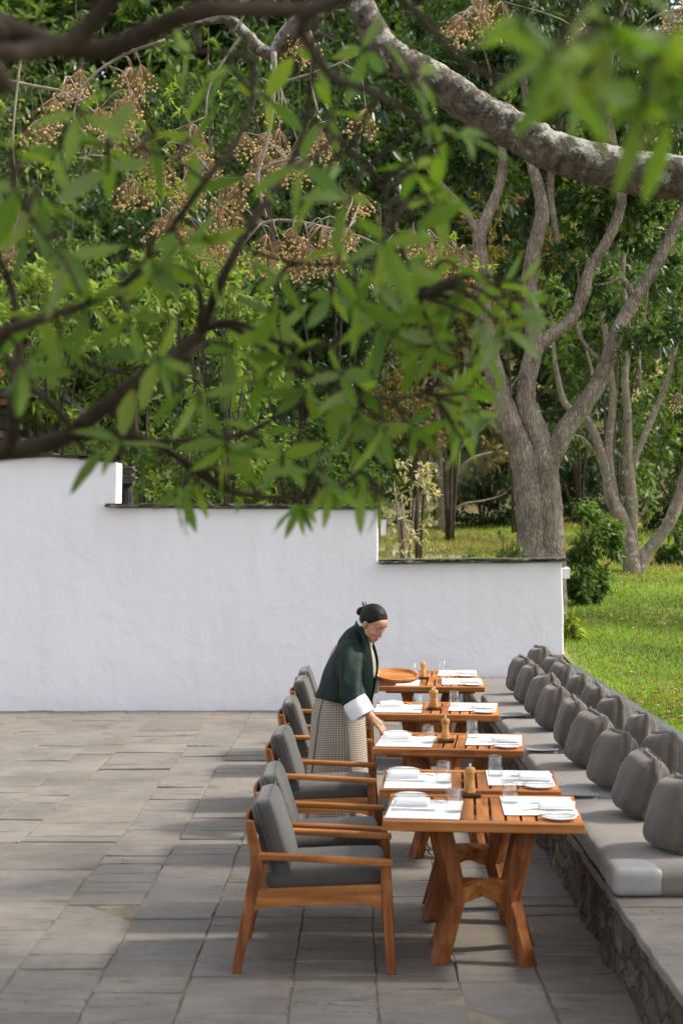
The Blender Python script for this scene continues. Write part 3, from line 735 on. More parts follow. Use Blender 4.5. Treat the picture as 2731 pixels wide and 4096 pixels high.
# ---------------------------------------------------------------- chairs
def make_chair():
    root = empty("armchair"); hw = .275
    for s in (-1, 1):
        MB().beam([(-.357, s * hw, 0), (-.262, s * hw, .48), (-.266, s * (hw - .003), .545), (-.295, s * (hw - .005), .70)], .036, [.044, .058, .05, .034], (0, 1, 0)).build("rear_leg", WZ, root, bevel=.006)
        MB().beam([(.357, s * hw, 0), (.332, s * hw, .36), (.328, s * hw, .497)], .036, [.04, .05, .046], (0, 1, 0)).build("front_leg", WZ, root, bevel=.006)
        ar = MB().beam([(-.262, s * (hw - .002), .538), (0, s * (hw + .004), .528), (.36, s * (hw + .004), .509)], .05, [.03, .03, .03], (0, 1, 0))
        ar.build("arm", WX, root, bevel=.01)
        # side rail: arched underside
        top = lambda x: .381 + .03 * (x + .33) / .65
        xs = np.linspace(-.312, .318, 15); rings = []
        for x in xs:
            e = max(0, -.22 - x) / .092; g = max(0, x - .23) / .088
            bot = .303 + .02 * (x + .33) / .65 - .036 * e ** 1.6 - .028 * g ** 1.6
            y = s * hw
            rings.append([(x, y - .014, bot), (x, y + .014, bot), (x, y + .014, top(x)), (x, y - .014, top(x))])
        MB().rings(rings).build("side_rail", WX, root, bevel=.003)
    MB().box((.325, 0, .375), (.024, 2 * hw - .04, .06)).build("front_rail", WY, root, bevel=.003)
    MB().box((-.278, 0, .345), (.024, 2 * hw - .04, .06)).build("rear_rail", WY, root, bevel=.003)
    sl = MB()
    for i in range(10):
        x = -.245 + i * .06; sl.box((x, 0, .362 + .03 * (x + .33) / .65), (.045, 2 * hw - .032, .014))
    sl.build("slat_seat", WY, root, bevel=.002)
    rings = []
    for t in np.linspace(-1, 1, 15):
        b = .03 * (1 - t * t); y = t * (hw + .012); x0 = -.284 - b; r = []
        for dx, z in ((-.010, .55), (.008, .55), (-.004, .685), (-.022, .685)): r.append((x0 + dx, y, z))
        rings.append(r)
    MB().rings(rings).build("back_panel", WY, root, bevel=.004)
    def fs(p, q):
        if p.z > 0: p = p + Vector((0, 0, .014 * (1 - q[0] ** 2) * (1 - q[1] ** 2) + .004 * mnoise.noise(p * 14)))
        return p
    c = round_box(.545, .495, .085, .034, 12, fs).build("seat_cushion", CHAIRFAB, root, (.046, 0, .424), smooth=True, rot=(0, R(-2.6), 0))
    def fb(p, q):
        k = (1 - q[1] ** 2) * (1 - q[2] ** 2); sg = 1 if p.x > 0 else -1
        p = p + Vector((sg * .012 * k + .004 * mnoise.noise(p * 13 + Vector((3, 1, 0))), 0, 0))
        return Vector((p.x - .03 * (1 - q[1] ** 2) * .6, p.y * (1 - .02 * q[2]), p.z))
    b = round_box(.1, .50, .375, .045, 12, fb).build("back_cushion", CHAIRFAB, root, (-.187, 0, .603), smooth=True, rot=(0, R(-17), 0))
    # piping along both rims of the two cushions
    def rim(w, h, r, n=5):
        pts = []
        for cx, cy, a0 in ((1, 1, 0), (-1, 1, 90), (-1, -1, 180), (1, -1, 270)):
            for i in range(n):
                a = R(a0 + 90 * i / (n - 1)); pts.append((cx * (w / 2 - r) + r * math.cos(a), cy * (h / 2 - r) + r * math.sin(a)))
        return pts + pts[:1]
    pm = MB()
    for x in (-.03, .03):
        pm.tube([(x * 1.1, a - 0, b_) for a, b_ in rim(.498, .373, .045)], .0028, 5, False)
    pm.build("piping", CHAIRFAB, b, smooth=True)
    return root
CH = [(-.186, 6.80), (-.20, 7.50), (-.225, 8.90), (-.24, 10.5), (-.215, 11.95), (-.21, 12.75)]
LABC = ["teak armchair with charcoal cushions nearest the camera", "teak armchair tucked close behind the nearest one", "teak armchair in front of the person's skirt",
        "teak armchair directly behind the person, its back leaning left of the skirt", "second farthest teak armchair, partly hidden by the person's jacket", "teak armchair farthest back, closest to the white wall"]
ch0 = make_chair()
for i, (x, y) in enumerate(CH):
    c = ch0 if i == 0 else copy_tree(ch0)
    c.location = (x, y, 0); c.rotation_euler = (0, 0, R([-1.0, .6, -1.5, .8, -1, 1][i]))
    tag(c, LABC[i], "armchair", "teak armchairs along the tables")

# ---------------------------------------------------------------- table ware
def proto_mat():
    nx, ny = 10, 12; t = MB()
    def z(x, y): return .0018 + .0016 * mnoise.noise((x * 12, y * 12, 1)) + .001
    rings = []
    W_, D_ = .345, .445
    top = [[(-W_ / 2 + W_ * i / nx, -D_ / 2 + D_ * j / ny) for i in range(nx + 1)] for j in range(ny + 1)]
    for j in range(ny + 1):
        rings.append([(x, y, z(x, y) + .0012) for x, y in top[j]] + [(x, y, z(x, y) - .0012) for x, y in reversed(top[j])])
    return t.rings(rings).build("placemat", CLOTH, smooth=False)
def proto_napkin():
    mb = MB(); rings = []; L = .17
    for i, x in enumerate(np.linspace(-L / 2, L / 2, 9)):
        ring = []
        for j in range(14):
            a = 2 * math.pi * j / 14; ry, rz = .036, .0165
            ca, sa = math.cos(a), math.sin(a)
            yy = ry * math.copysign(abs(ca) ** .6, ca); zz = rz * math.copysign(abs(sa) ** .7, sa)
            w = .0022 * mnoise.noise((x * 20, a * 2, 3)); ring.append((x + .004 * math.sin(a * 3), yy + w, .0175 + zz + w))
        rings.append(ring)
    mb.rings(rings)
    o = mb.build("napkin", CLOTH, smooth=True)
    # loose folded edge
    f = MB(); f.box((0, -.03, .004), (L * .98, .03, .004)); f.box((0, -.026, .011), (L * .96, .03, .003))
    f.build("folded_edge", CLOTH, o, bevel=.001)
    return o
def proto_plate():
    return MB().lathe([(.0, .004), (.04, .004), (.043, .0), (.05, .0), (.054, .006), (.078, .0125), (.082, .0145), (.081, .0165), (.076, .016), (.055, .0095), (.03, .0075), (.0, .0075)], n=32).build("side_plate", CHINA, smooth=True)
def proto_glass():
    return MB().lathe([(.0405, .0), (.0422, .001), (.0425, .003), (.0375, .098), (.0355, .106), (.031, .109), (.0, .109), (.0, .0945), (.029, .0935), (.0335, .091), (.0395, .003)], n=28).build("tumbler", GLASS, smooth=True)
def proto_knife(L=.21, name="table_knife"):
    mb = MB()
    pts = [(-L / 2, .0045, .0035), (-L / 2 + .05, .0055, .004), (-L * .02, .0042, .0032), (L * .03, .006, .0018), (L * .3, .0085, .0012), (L * .46, .006, .001), (L / 2, .001, .0008)]
    mb.rings([[(x, -w, .004 - h), (x, w, .004 - h), (x, w, .004 + h), (x, -w, .004 + h)] for x, w, h in pts])
    return mb.build(name, STEEL, smooth=False, bevel=.0006)
def proto_fork():
    mb = MB(); L = .20
    pts = [(-L / 2, .006, .002, .003), (-L / 2 + .05, .0045, .002, .003), (0, .003, .002, .006), (.03, .0045, .0015, .009), (.045, .0105, .0012, .008)]
    mb.rings([[(x, -w, z - h), (x, w, z - h), (x, w, z + h), (x, -w, z + h)] for x, w, h, z in pts])
    for k in range(4):
        y = -.0085 + k * .0057
        mb.tube([(.045, y, .008), (.07, y, .005), (.10, y, .012)], [.0019, .0016, .0009], 5)
    return mb.build("fork", STEEL)
def proto_mill():
    root = empty("pepper_mill")
    MB().lathe([(.0, 0), (.026, 0), (.0275, .004), (.0275, .012), (.0255, .015), (.027, .019), (.0265, .026), (.0235, .045), (.0205, .06), (.0195, .07), (.021, .084), (.0225, .09), (.0215, .0935), (.0, .0935)], n=24).build("mill_body", MILLW, root, smooth=True)
    MB().lathe([(.0, .0945), (.0215, .0945), (.0245, .099), (.0262, .108), (.0258, .118), (.022, .126), (.012, .1305), (.0, .131)], n=24).build("mill_head", MILLW, root, smooth=True)
    MB().lathe([(.0, .131), (.006, .131), (.0065, .134), (.0035, .136), (.0065, .1395), (.007, .1435), (.0045, .147), (.0, .148)], n=12).build("mill_knob", STEEL, root, smooth=True)
    return root
def proto_stand():
    root = empty("condiment_stand")
    MB().box((0, 0, .008), (.105, .09, .016)).build("stand_base", DARKW, root, bevel=.003)
    return root
pm_, pn_, pp_, pg_, pk_, pf_, pb_ = proto_mat(), proto_napkin(), proto_plate(), proto_glass(), proto_knife(), proto_fork(), proto_knife(.17, "butter_knife")
used_ = set()
def inst(pr, M, lab, cat, grp):
    o = copy_tree(pr) if pr.name in used_ else pr
    used_.add(pr.name)
    o.matrix_world = M; loc, rot, sc = M.decompose(); o.location = loc; o.rotation_mode = 'XYZ'; o.rotation_euler = rot.to_euler(); o.scale = (1, 1, 1)
    return tag(o, lab, cat, grp)
TS = ["nearest table", "second table", "third table", "fourth table", "fifth table", "farthest table"]
TN = ["nearest table", "second table from the camera", "third table, under the person's hand", "fourth table from the camera", "fifth table, under the round tray", "farthest table by the wall"]
rdw = random.Random(9)
for i, (nm, cx, fy, D, rz) in enumerate(TBL):
    TM = Matrix.Translation((cx, fy + D / 2, .7005 + (.012 if i == 1 else 0))) @ Matrix.Rotation(R(rz), 4, 'Z')
    for side in (0, 1):
        SM = TM @ Matrix.Rotation(math.pi * side, 4, 'Z'); w = ("chair side", "bench side")[side]; k = D / .70
        def put(pr, x, y, z, a, lab, cat, grp, tilt=0):
            M = SM @ Matrix.Translation((x + rdw.uniform(-.006, .006), y + rdw.uniform(-.006, .006), z)) @ Matrix.Rotation(R(a + rdw.uniform(-3, 3)), 4, 'Z') @ Matrix.Rotation(R(tilt), 4, 'Y')
            return inst(pr, M, lab, cat, grp)
        put(pm_, -.272, -.06 * k, 0, 0, f"white placemat on the {w} of the {TN[i]}", "placemat", "white placemats on the tables")
        put(pn_, -.345, .03 * k, .0045, 0, f"rolled white napkin on the {w} of the {TN[i]}", "napkin", "rolled napkins on the placemats")
        put(pk_, -.33, -.10 * k, .0045, 0, f"table knife beside the napkin, {w}, {TS[i]} from the camera", "knife", "table knives on the placemats")
        put(pf_, -.265, .095 * k, .0045, -8, f"fork by the napkin, {w}, {TS[i]} from the camera", "fork", "forks on the placemats")
        put(pp_, -.355, .235 * k, 0, 0, f"white side plate on the {w} of the {TN[i]}", "plate", "side plates on the tables")
        put(pb_, -.345, .23 * k, .0165, 2, f"butter knife on the plate, {w}, {TS[i]}", "knife", "butter knives on the side plates")
        put(pg_, -.135, -.12 * k, .0045 if not side else .0045, 0, f"upturned clear tumbler on the {w} of the {TN[i]}", "glass", "upturned tumblers on the tables")
mill, stand = proto_mill(), proto_stand()
MILLS = [(.575, 7.12, .7005, "standing at the back edge of the nearest table"), (.565, 8.92, .7005, "on the third table, right of the person's hand"),
         (.585, 10.50, .7005, "front one of the pair on the fourth table"), (.60, 12.62, .7005, "on the farthest tables beside the round tray")]
for i, (x, y, z, w) in enumerate(MILLS):
    s_ = stand if i == 0 else copy_tree(stand); s_.location = (x, y, z); s_.rotation_euler.z = R(-5)
    tag(s_, f"small dark wooden stand under the mill {w}", "stand", "dark mill stands")
    m_ = mill if i == 0 else copy_tree(mill); m_.location = (x - .002, y, z + .0165)
    tag(m_, f"turned wooden pepper mill {w}", "pepper mill", "pepper mills")
m_ = copy_tree(mill); m_.location = (.572, 10.60, .7015); tag(m_, "turned wooden mill half hidden behind its twin on the fourth table", "pepper mill", "pepper mills")

# ---------------------------------------------------------------- PERSON
def build_person():
    BX, BY = -.12, 9.72
    root = empty("person", (BX, BY, 0))
    tag(root, "person in dark green jacket and checked skirt bending to lay a table", "person")
    O = Vector((BX, BY, 0))
    SKIN = mat_noise("skin", [(.3, (.43, .22, .135)), (.7, (.52, .28, .18))], 14, .5, spec=.4); 
    HAIR = mat_noise("dark_hair", [(.3, (.004, .003, .0025)), (.6, (.014, .010, .008)), (.8, (.04, .028, .02))], 3, .5, stretch=(4, 40, 4), bstr=.7, bscale=5, bdist=.006, spec=.2)
    JACKET = mat_noise("green_wool_silk", [(.3, (.0055, .016, .012)), (.7, (.009, .023, .017))], 8, .62, bstr=.5, bscale=7, bdist=.03, spec=.22)
    LAPEL = mat_noise("green_band", [(.3, (.007, .019, .014)), (.7, (.011, .026, .02))], 8, .65, spec=.2)
    WHITE = mat_noise("white_cotton", [(.3, (.74, .74, .76)), (.7, (.8, .8, .82))], 8, .85, bstr=.4, bscale=12, bdist=.012)
    WHITE_SHADED = mat_noise("white_cotton_shaded", [(.3, (.5, .48, .45)), (.7, (.56, .54, .51))], 8, .85, bstr=.3, bscale=12, bdist=.01)  # far cuff's white cotton, greyed to put its shade into the colour
    DARK = mat_noise("eye_brown", [(.3, (.012, .008, .006)), (.7, (.02, .014, .01))], 8, .4)
    LIP = mat_noise("lip_tone", [(.3, (.36, .12, .09)), (.7, (.42, .15, .12))], 8, .45)
    m, nt, bs = new_mat("checked_cloth"); CHECK = m
    uv = N(nt, "ShaderNodeUVMap"); sp = N(nt, "ShaderNodeSeparateXYZ"); nt.links.new(uv.outputs[0], sp.inputs[0])
    def stripe(o, per):
        a = N(nt, "ShaderNodeMath", operation='DIVIDE'); a.inputs[1].default_value = per; nt.links.new(o, a.inputs[0])
        b = N(nt, "ShaderNodeMath", operation='FRACT'); nt.links.new(a.outputs[0], b.inputs[0])
        c = N(nt, "ShaderNodeMath", operation='GREATER_THAN'); c.inputs[1].default_value = .5; nt.links.new(b.outputs[0], c.inputs[0]); return c.outputs[0]
    sx, sy = stripe(sp.outputs[0], .0155), stripe(sp.outputs[1], .0155)
    ad = N(nt, "ShaderNodeMath", operation='ADD'); nt.links.new(sx, ad.inputs[0]); nt.links.new(sy, ad.inputs[1])
    hf = N(nt, "ShaderNodeMath", operation='MULTIPLY'); hf.inputs[1].default_value = .5; nt.links.new(ad.outputs[0], hf.inputs[0])
    c = ramp(nt, hf.outputs[0], [(0, (.52, .46, .38)), (.5, (.31, .26, .205)), (1, (.15, .128, .11))])
    nt.links.new(c, bs.inputs["Base Color"]); bs.inputs["Roughness"].default_value = .9; bs.inputs["Specular IOR Level"].default_value = .15

    # ---- body: overlapping volumes fused by a voxel remesh into one continuous skin
    b = MB(); rel = lambda p: Vector(p) - O
    psi, pit = R(42), R(33)
    f = Vector((math.cos(psi) * math.cos(pit), -math.sin(psi) * math.cos(pit), -math.sin(pit)))
    up = Vector((math.cos(psi) * math.sin(pit), -math.sin(psi) * math.sin(pit), math.cos(pit)))
    lf = up.cross(f)
    HM = Matrix((f, lf, up)).transposed(); HC = rel((.118, 9.66, 1.392))
    def hp(x, y, z): return HC + HM @ Vector((x, y, z))
    def ell(x, y, z, r, M=None): b.sphere(hp(x, y, z), r, 16, 12, HM if M is None else HM @ M)
    ell(-.012, 0, .035, (.094, .074, .084)); ell(.03, 0, -.012, (.064, .064, .080)); ell(.043, 0, -.062, (.044, .047, .048))
    ell(.066, 0, -.094, (.020, .022, .019)); ell(.05, 0, .045, (.050, .060, .045))
    for s in (-1, 1):
        ell(.052, s * .036, -.026, (.03, .026, .03)); ell(.02, s * .048, -.058, (.035, .017, .028)); ell(-.008, s * .0745, -.008, (.016, .009, .03)); ell(.083, s * .012, -.037, (.010, .008, .008))
        ell(.076, s * .03, .028, (.014, .024, .008))
    b.tube([hp(.086, 0, .018), hp(.096, 0, -.008), hp(.108, 0, -.034)], [.008, .009, .0115], 10); ell(.088, 0, -.04, (.018, .013, .01))
    ell(.082, 0, -.062, (.013, .021, .0065)); ell(.08, 0, -.072, (.012, .018, .0065))
    b.tube([hp(-.035, 0, -.02), hp(-.04, 0, -.085), rel((.015, 9.72, 1.27)), rel((-.04, 9.75, 1.2))], [.05, .047, .052, .075], 16)
    # torso, hips, legs, feet
    sp_ = spline([(*rel((.0, 9.74, 1.25)), .085), (*rel((-.05, 9.76, 1.15)), .125), (*rel((-.085, 9.76, 1.0)), .12), (*rel((-.11, 9.75, .88)), .125), (*rel((-.13, 9.74, .78)), .14)], 4)
    b.tube([q[:3] for q in sp_], [float(q[3]) for q in sp_], 16)
    for s, dx in ((-1, 0), (1, .03)):
        sp_ = spline([(*rel((-.13 + dx, 9.74 + s * .075, .78)), .088), (*rel((-.12 + dx, 9.74 + s * .075, .48)), .06), (*rel((-.135 + dx, 9.74 + s * .075, .28)), .05), (*rel((-.15 + dx, 9.74 + s * .075, .07)), .036)], 4)
        b.tube([q[:3] for q in sp_], [float(q[3]) for q in sp_], 12)
        b.sphere(rel((-.1 + dx, 9.73 + s * .08, .035)), (.115, .042, .034), 12, 8)
    # shoulders and arms
    RS, RE, RW = rel((-.045, 9.61, 1.215)), rel((-.02, 9.47, .965)), rel((.105, 9.375, .795))
    LS, LE, LW = rel((.02, 9.93, 1.20)), rel((.05, 9.99, .965)), rel((.20, 9.985, .955))
    for S, E_, W_ in ((RS, RE, RW), (LS, LE, LW)):
        sp_ = spline([(*rel((-.02, 9.75, 1.2)), .07), (*(S + Vector((0, 0, -.03))), .046), (*((S + E_) / 2), .041), (*E_, .037), (*((E_ * .6 + W_ * .4)), .038), (*W_, .0255)], 4)
        b.tube([q[:3] for q in sp_], [float(q[3]) for q in sp_], 12)
    def hand(Wr, d, n, curl, spread, sgn):
        """Wr wrist, d hand direction, n back-of-hand normal, sgn which side the thumb leaves"""
        d = d.normalized(); n = (n - d * n.dot(d)).normalized(); sdv = d.cross(n) * sgn      # sdv points to the thumb side
        kn = Wr + d * .082
        b.tube([Wr - d * .02, Wr + d * .02, Wr + d * .05, kn], [.024, .027, .03, .026], 10)
        for k in (-1, -.33, .33, 1): b.tube([Wr + d * .02 + sdv * .018 * k, kn + sdv * .028 * k], [.0155, .0135], 8)
        for k, L in ((1, .068), (.33, .077), (-.33, .071), (-1, .055)):
            p = kn + sdv * .028 * k; pts = [p]; dd = d + sdv * spread * k
            for j, (ll, cu) in enumerate(((.45, curl[0]), (.3, curl[1]), (.25, curl[2]))):
                dd = (Matrix.Rotation(cu, 3, sdv if sgn < 0 else -sdv) @ dd).normalized(); p = p + dd * L * ll * 1.02; pts.append(p)
            b.tube(pts, [.0105, .0098, .0085, .0068], 8); b.sphere(pts[-1], .0068, 8, 6)
        tb = Wr + d * .03 + sdv * .024 - n * .006; d1 = (d * .72 + sdv * .62 - n * .28).normalized(); d2 = (d * .95 + sdv * .12 - n * .3).normalized()
        b.tube([Wr + d * .015 + sdv * .01, tb, tb + d1 * .034, tb + d1 * .034 + d2 * .028, tb + d1 * .034 + d2 * .05], [.016, .0155, .0125, .0105, .008], 8)
        b.sphere(tb + d1 * .034 + d2 * .05, .008, 8, 6)
    hand(RW, Vector((.62, -.12, -.62)), Vector((.62, -.45, .62)), (R(14), R(24), R(14)), .07, -1)
    hand(LW, Vector((1, -.02, .05)), Vector((0, 0, -1)), (R(-2), R(8), R(6)), .16, 1)
    body = b.build("body", SKIN, root, smooth=True)
    rm = body.modifiers.new('fuse', 'REMESH'); rm.mode = 'VOXEL'; rm.voxel_size = .0036; rm.use_smooth_shade = True
    sm = body.modifiers.new('smooth', 'SMOOTH'); sm.factor = .5; sm.iterations = 7
    # ---- face details
    for s in (-1, 1):
        e = MB(); pts = [hp(.0835 - .010 * abs(t) ** 2 * (1 if t * s > 0 else .5), s * .031 + t * .0145, .0035 - .004 * t * s * 0 - .003 * (1 - t * t)) for t in np.linspace(-1, 1, 7)]
        e.tube(pts, [.0008, .002, .0027, .003, .0028, .002, .0008], 6); e.build("eyelashes", DARK, root, smooth=True)
        w = MB(); pts = [hp(.0925 - .012 * ((t * s + 1) / 2) ** 2, s * .031 + t * .019, .0255 + .004 * (1 - t * t) - .002 * t * s) for t in np.linspace(-1, 1, 7)]
        w.tube(pts, [.001, .0022, .003, .003, .0026, .002, .001], 6); w.build("eyebrow", DARK, root, smooth=True)
    l = MB()
    for z, r in ((-.0605, .0042), (-.0715, .005)):
        l.tube([hp(.0925 - .012 * t * t, t * .021, z + .001 * t * t) for t in np.linspace(-1, 1, 9)], [.001, r * .6, r * .85, r, r * .95, r, r * .85, r * .6, .001], 8)
    l.build("lips", LIP, root, smooth=True)
    # ---- hair: shell over the skull with a hairline, swept back to a bun
    h = MB(); rows, cols_ = 16, 30; rings = []
    for i in range(rows + 1):
        ring = []
        for j in range(cols_):
            a = 2 * math.pi * j / cols_                       # 0 = front
            ca = math.cos(a)
            # lower limit of the polar angle: forehead high, temple in front of the ear, nape low
            lim = np.interp(abs(((a + math.pi) % (2 * math.pi)) - math.pi), [0, .5, .95, 1.25, 1.5, 1.75, 2.3, math.pi], [R(66), R(70), R(86), R(101), R(93), R(112), R(128), R(132)])
            th = max(.02, lim * i / rows); k = 1 + .03 * math.sin(a * 9 + 3 * math.sin(th * 2) + 1.3 * math.sin(a * 3)) * min(1, th)
            edge = 1 if i < rows - 1 else (.97 if i == rows - 1 else .86)
            x = -.012 + .101 * math.sin(th) * ca * k * edge; y = .079 * math.sin(th) * math.sin(a) * k * edge; z = .034 + .0935 * math.cos(th) * (1 if th < 1.6 else 1.25)
            if ca > 0 and th > .7: x -= .004
            ring.append(hp(x, y, z))
        rings.append(ring)
    h.rings(rings, cap=False); hair = h.build("hair", HAIR, root, smooth=True)
    hair.modifiers.new("sub", "SUBSURF").render_levels = 1; so = hair.modifiers.new('solid', 'SOLIDIFY'); so.thickness = .006; so.offset = -1
    bn = MB(); M3 = HM @ Matrix.Rotation(R(30), 3, 'Y')
    bn.sphere(hp(-.128, 0, .012), (.030, .036, .042), 14, 10, M3); bn.sphere(hp(-.112, 0, .02), (.03, .03, .028), 12, 8, M3)
    bn.build("hair_bun", HAIR, root, smooth=True)
    cl = MB()
    for s in (-1, 1): cl.tube([hp(-.105, s * .006, .05), hp(-.135, s * .014, .072), hp(-.155, s * .006, .07)], [.006, .013, .002], 8)
    cl.build("hair_clip", mat_noise("clip_grey", [(.3, (.12, .1, .09)), (.7, (.2, .17, .15))], 20, .45), root, smooth=True)
    # ---- checked skirt
    sk = MB(); nA, nZ = 72, 18; rings = []; UV = []
    for i in range(nZ + 1):
        t = i / nZ; z = .93 - .905 * t
        cx = np.interp(t, [0, .15, 1], [-.105, -.118, -.125]); a_ = np.interp(t, [0, .15, .5, 1], [.15, .172, .19, .215]); b_ = np.interp(t, [0, .15, .5, 1], [.14, .17, .185, .20])
        ring = []
        for j in range(nA):
            an = 2 * math.pi * j / nA - R(20)
            fold = .010 * t * math.sin(an * 5 + 1) + .006 * t * math.sin(an * 9 + 2 * t)
            ca, sa = math.cos(an), math.sin(an)
            ring.append(rel((cx + (a_ + fold) * math.copysign(abs(ca) ** .85, ca), 9.745 + (b_ + fold) * math.copysign(abs(sa) ** .85, sa), z + .004 * math.sin(an * 3))))
        rings.append(ring)
    sk.rings(rings, cap=False); so_ = sk.build("skirt", CHECK, root, smooth=True)
    def add_uv(o, nA, nZ, us, vs, close=True):
        ul = o.data.uv_layers.new(name="UVMap")
        for pi, pl in enumerate(o.data.polygons):
            i, j = divmod(pi, nA if close else nA - 1)
            for li, (di, dj) in zip(pl.loop_indices, ((0, 0), (0, 1), (1, 1), (1, 0))):
                ul.data[li].uv = (us * (j + dj), vs * (i + di))
    add_uv(so_, nA, nZ, 1.2 / nA, .905 / nZ)
    # wrapped front panel: overlaps the skirt with its own edges
    def panel(a0, a1, name, off, nA=14):
        p = MB(); rg = []
        for i in range(nZ + 1):
            t = i / nZ; z = .925 - .897 * t
            cx = np.interp(t, [0, .15, 1], [-.105, -.118, -.125]); aa = np.interp(t, [0, .15, .5, 1], [.15, .172, .19, .215]) + off + .01 * t; bb = np.interp(t, [0, .15, .5, 1], [.14, .17, .185, .20]) + off + .01 * t
            r = []
            for j in range(nA):
                s = j / (nA - 1); A0 = a0[0] + (a0[1] - a0[0]) * t; A1 = a1[0] + (a1[1] - a1[0]) * t; an = R(A0 + (A1 - A0) * s)
                ca, sa = math.cos(an), math.sin(an); k = 1 + (.012 * t * math.sin(s * 7))
                r.append(rel((cx + aa * k * math.copysign(abs(ca) ** .85, ca), 9.745 + bb * k * math.copysign(abs(sa) ** .85, sa), z)))
            rg.append(r)
        p.rings(rg, cap=False, close=False); o = p.build(name, CHECK, root, smooth=True); add_uv(o, nA, nZ, .30 / nA, .897 / nZ, False)
        s_ = o.modifiers.new('solid', 'SOLIDIFY'); s_.thickness = .006; s_.offset = 1
    panel((-83, -62), (12, 12), "skirt_panel", .008); panel((-185, -185), (-128, -158), "skirt_pleat", .007)
    # ---- jacket torso
    jk = MB(); nA = 40
    def ringj(bk, fr, b_, cy, twist=0, nA=nA):
        bk, fr = Vector((bk[0], 0, bk[1])), Vector((fr[0], 0, fr[1])); c_ = (bk + fr) / 2; ax = (fr - bk) / 2; out = []
        for j in range(nA):
            an = 2 * math.pi * j / nA; ca, sa = math.cos(an), math.sin(an)
            ca = math.copysign(abs(ca) ** .8, ca); sa = math.copysign(abs(sa) ** .8, sa)
            p = c_ + ax * ca; out.append(rel((p.x, cy + b_ * sa - .10 * (p.x - c_.x) * .9, p.z)))
        return out
    J = [((-.285, .895), (.085, .835), .205, 9.75), ((-.262, .93), (.095, .885), .205, 9.75), ((-.230, 1.0), (.11, .975), .20, 9.75), ((-.200, 1.09), (.122, 1.06), .195, 9.75), ((-.170, 1.17), (.124, 1.12), .19, 9.75),
         ((-.128, 1.245), (.112, 1.17), .178, 9.755), ((-.085, 1.30), (.10, 1.205), .15, 9.755), ((-.055, 1.34), (.092, 1.235), .11, 9.75), ((-.01, 1.372), (.088, 1.262), .073, 9.735), ((.008, 1.388), (.082, 1.28), .062, 9.725)]
    A = np.array([[q[0][0], q[0][1], q[1][0], q[1][1], q[2], q[3]] for q in J]); rj = []
    for q in spline([tuple(a) for a in A], 3): rj.append(ringj((q[0], q[1]), (q[2], q[3]), q[4], q[5]))
    for i, r in enumerate(rj):
        for j, p in enumerate(r):
            w = .007 * math.sin(j * .95 + p.z * 13 + 2 * mnoise.noise((p.x * 4, p.y * 4, p.z * 4))) + .012 * mnoise.noise((p.x * 7, p.y * 7, p.z * 5)) + .006 * mnoise.noise((p.x * 18, p.y * 18, p.z * 9)); p += Vector((p.x + .0, p.y, 0)).normalized() * w * min(1, (len(rj) - i) / 8)
    jk.rings(rj, cap=False); jo = jk.build("jacket", JACKET, root, smooth=True)
    s_ = jo.modifiers.new('solid', 'SOLIDIFY'); s_.thickness = .006; s_.offset = -1
    def sleeve(pts, name, mat, n=20, seed=0, wr=.008):
        sp2 = spline(pts, 5); mb = MB(); rg = []; ref = None
        for i, q in enumerate(sp2):
            p = Vector(q[:3]); t = Vector(sp2[min(i + 1, len(sp2) - 1)][:3]) - Vector(sp2[max(0, i - 1)][:3]); t.normalize()
            a = Vector((0, 1, 0)); a = (a - t * a.dot(t)).normalized(); c_ = t.cross(a); r = []
            for j in range(n):
                an = 2 * math.pi * j / n; d = a * math.cos(an) * .86 + c_ * math.sin(an) * 1.08
                w = wr * mnoise.noise(Vector((p.x * 9 + seed, p.z * 22, an * 1.2))) + wr * .9 * math.sin(an * 4 + p.z * 16 + seed) * (1 if wr > .007 else .4)
                r.append(p + d * (q[3] + w))
            rg.append(r)
        mb.rings(rg, cap=False); o = mb.build(name, mat, root, smooth=True)
        s2 = o.modifiers.new('solid', 'SOLIDIFY'); s2.thickness = .004; s2.offset = -1; return o
    sleeve([(*rel((-.045, 9.68, 1.225)), .075), (*rel((-.045, 9.60, 1.18)), .083), (*rel((-.038, 9.535, 1.07)), .076), (*rel((-.024, 9.47, .95)), .075), (*rel((-.004, 9.43, .88)), .075)], "sleeve", JACKET, 32, seed=1, wr=.0085)
    sleeve([(*rel((.02, 9.86, 1.22)), .08), (*rel((.045, 9.93, 1.16)), .09), (*rel((.055, 9.98, 1.06)), .088), (*rel((.07, 9.995, .98)), .08)], "sleeve", JACKET, seed=4)
    sleeve([(*rel((-.010, 9.432, .90)), .076), (*rel((.008, 9.425, .87)), .080), (*rel((.034, 9.41, .83)), .079), (*rel((.054, 9.40, .797)), .076)], "cuff", WHITE, seed=7, wr=.006)
    sleeve([(*rel((.075, 9.99, .985)), .058), (*rel((.10, 9.985, .955)), .068), (*rel((.14, 9.98, .94)), .072)], "cuff", WHITE_SHADED, seed=9, wr=.006)
    # hanging part of the far cuff
    hc = MB(); rg = []
    for t in np.linspace(0, 1, 6):
        rg.append([rel((.085 + .085 * s - .012 * t * s, 9.95 + .015 * math.sin(s * 5), .985 - .115 * t * (1 - .15 * s))) for s in np.linspace(0, 1, 8)] + [rel((.085 + .085 * s - .012 * t * s, 9.975 + .015 * math.sin(s * 5), .985 - .115 * t * (1 - .15 * s))) for s in np.linspace(1, 0, 8)])
    hc.rings(rg); hc.build("cuff_fold", WHITE_SHADED, root, smooth=True)
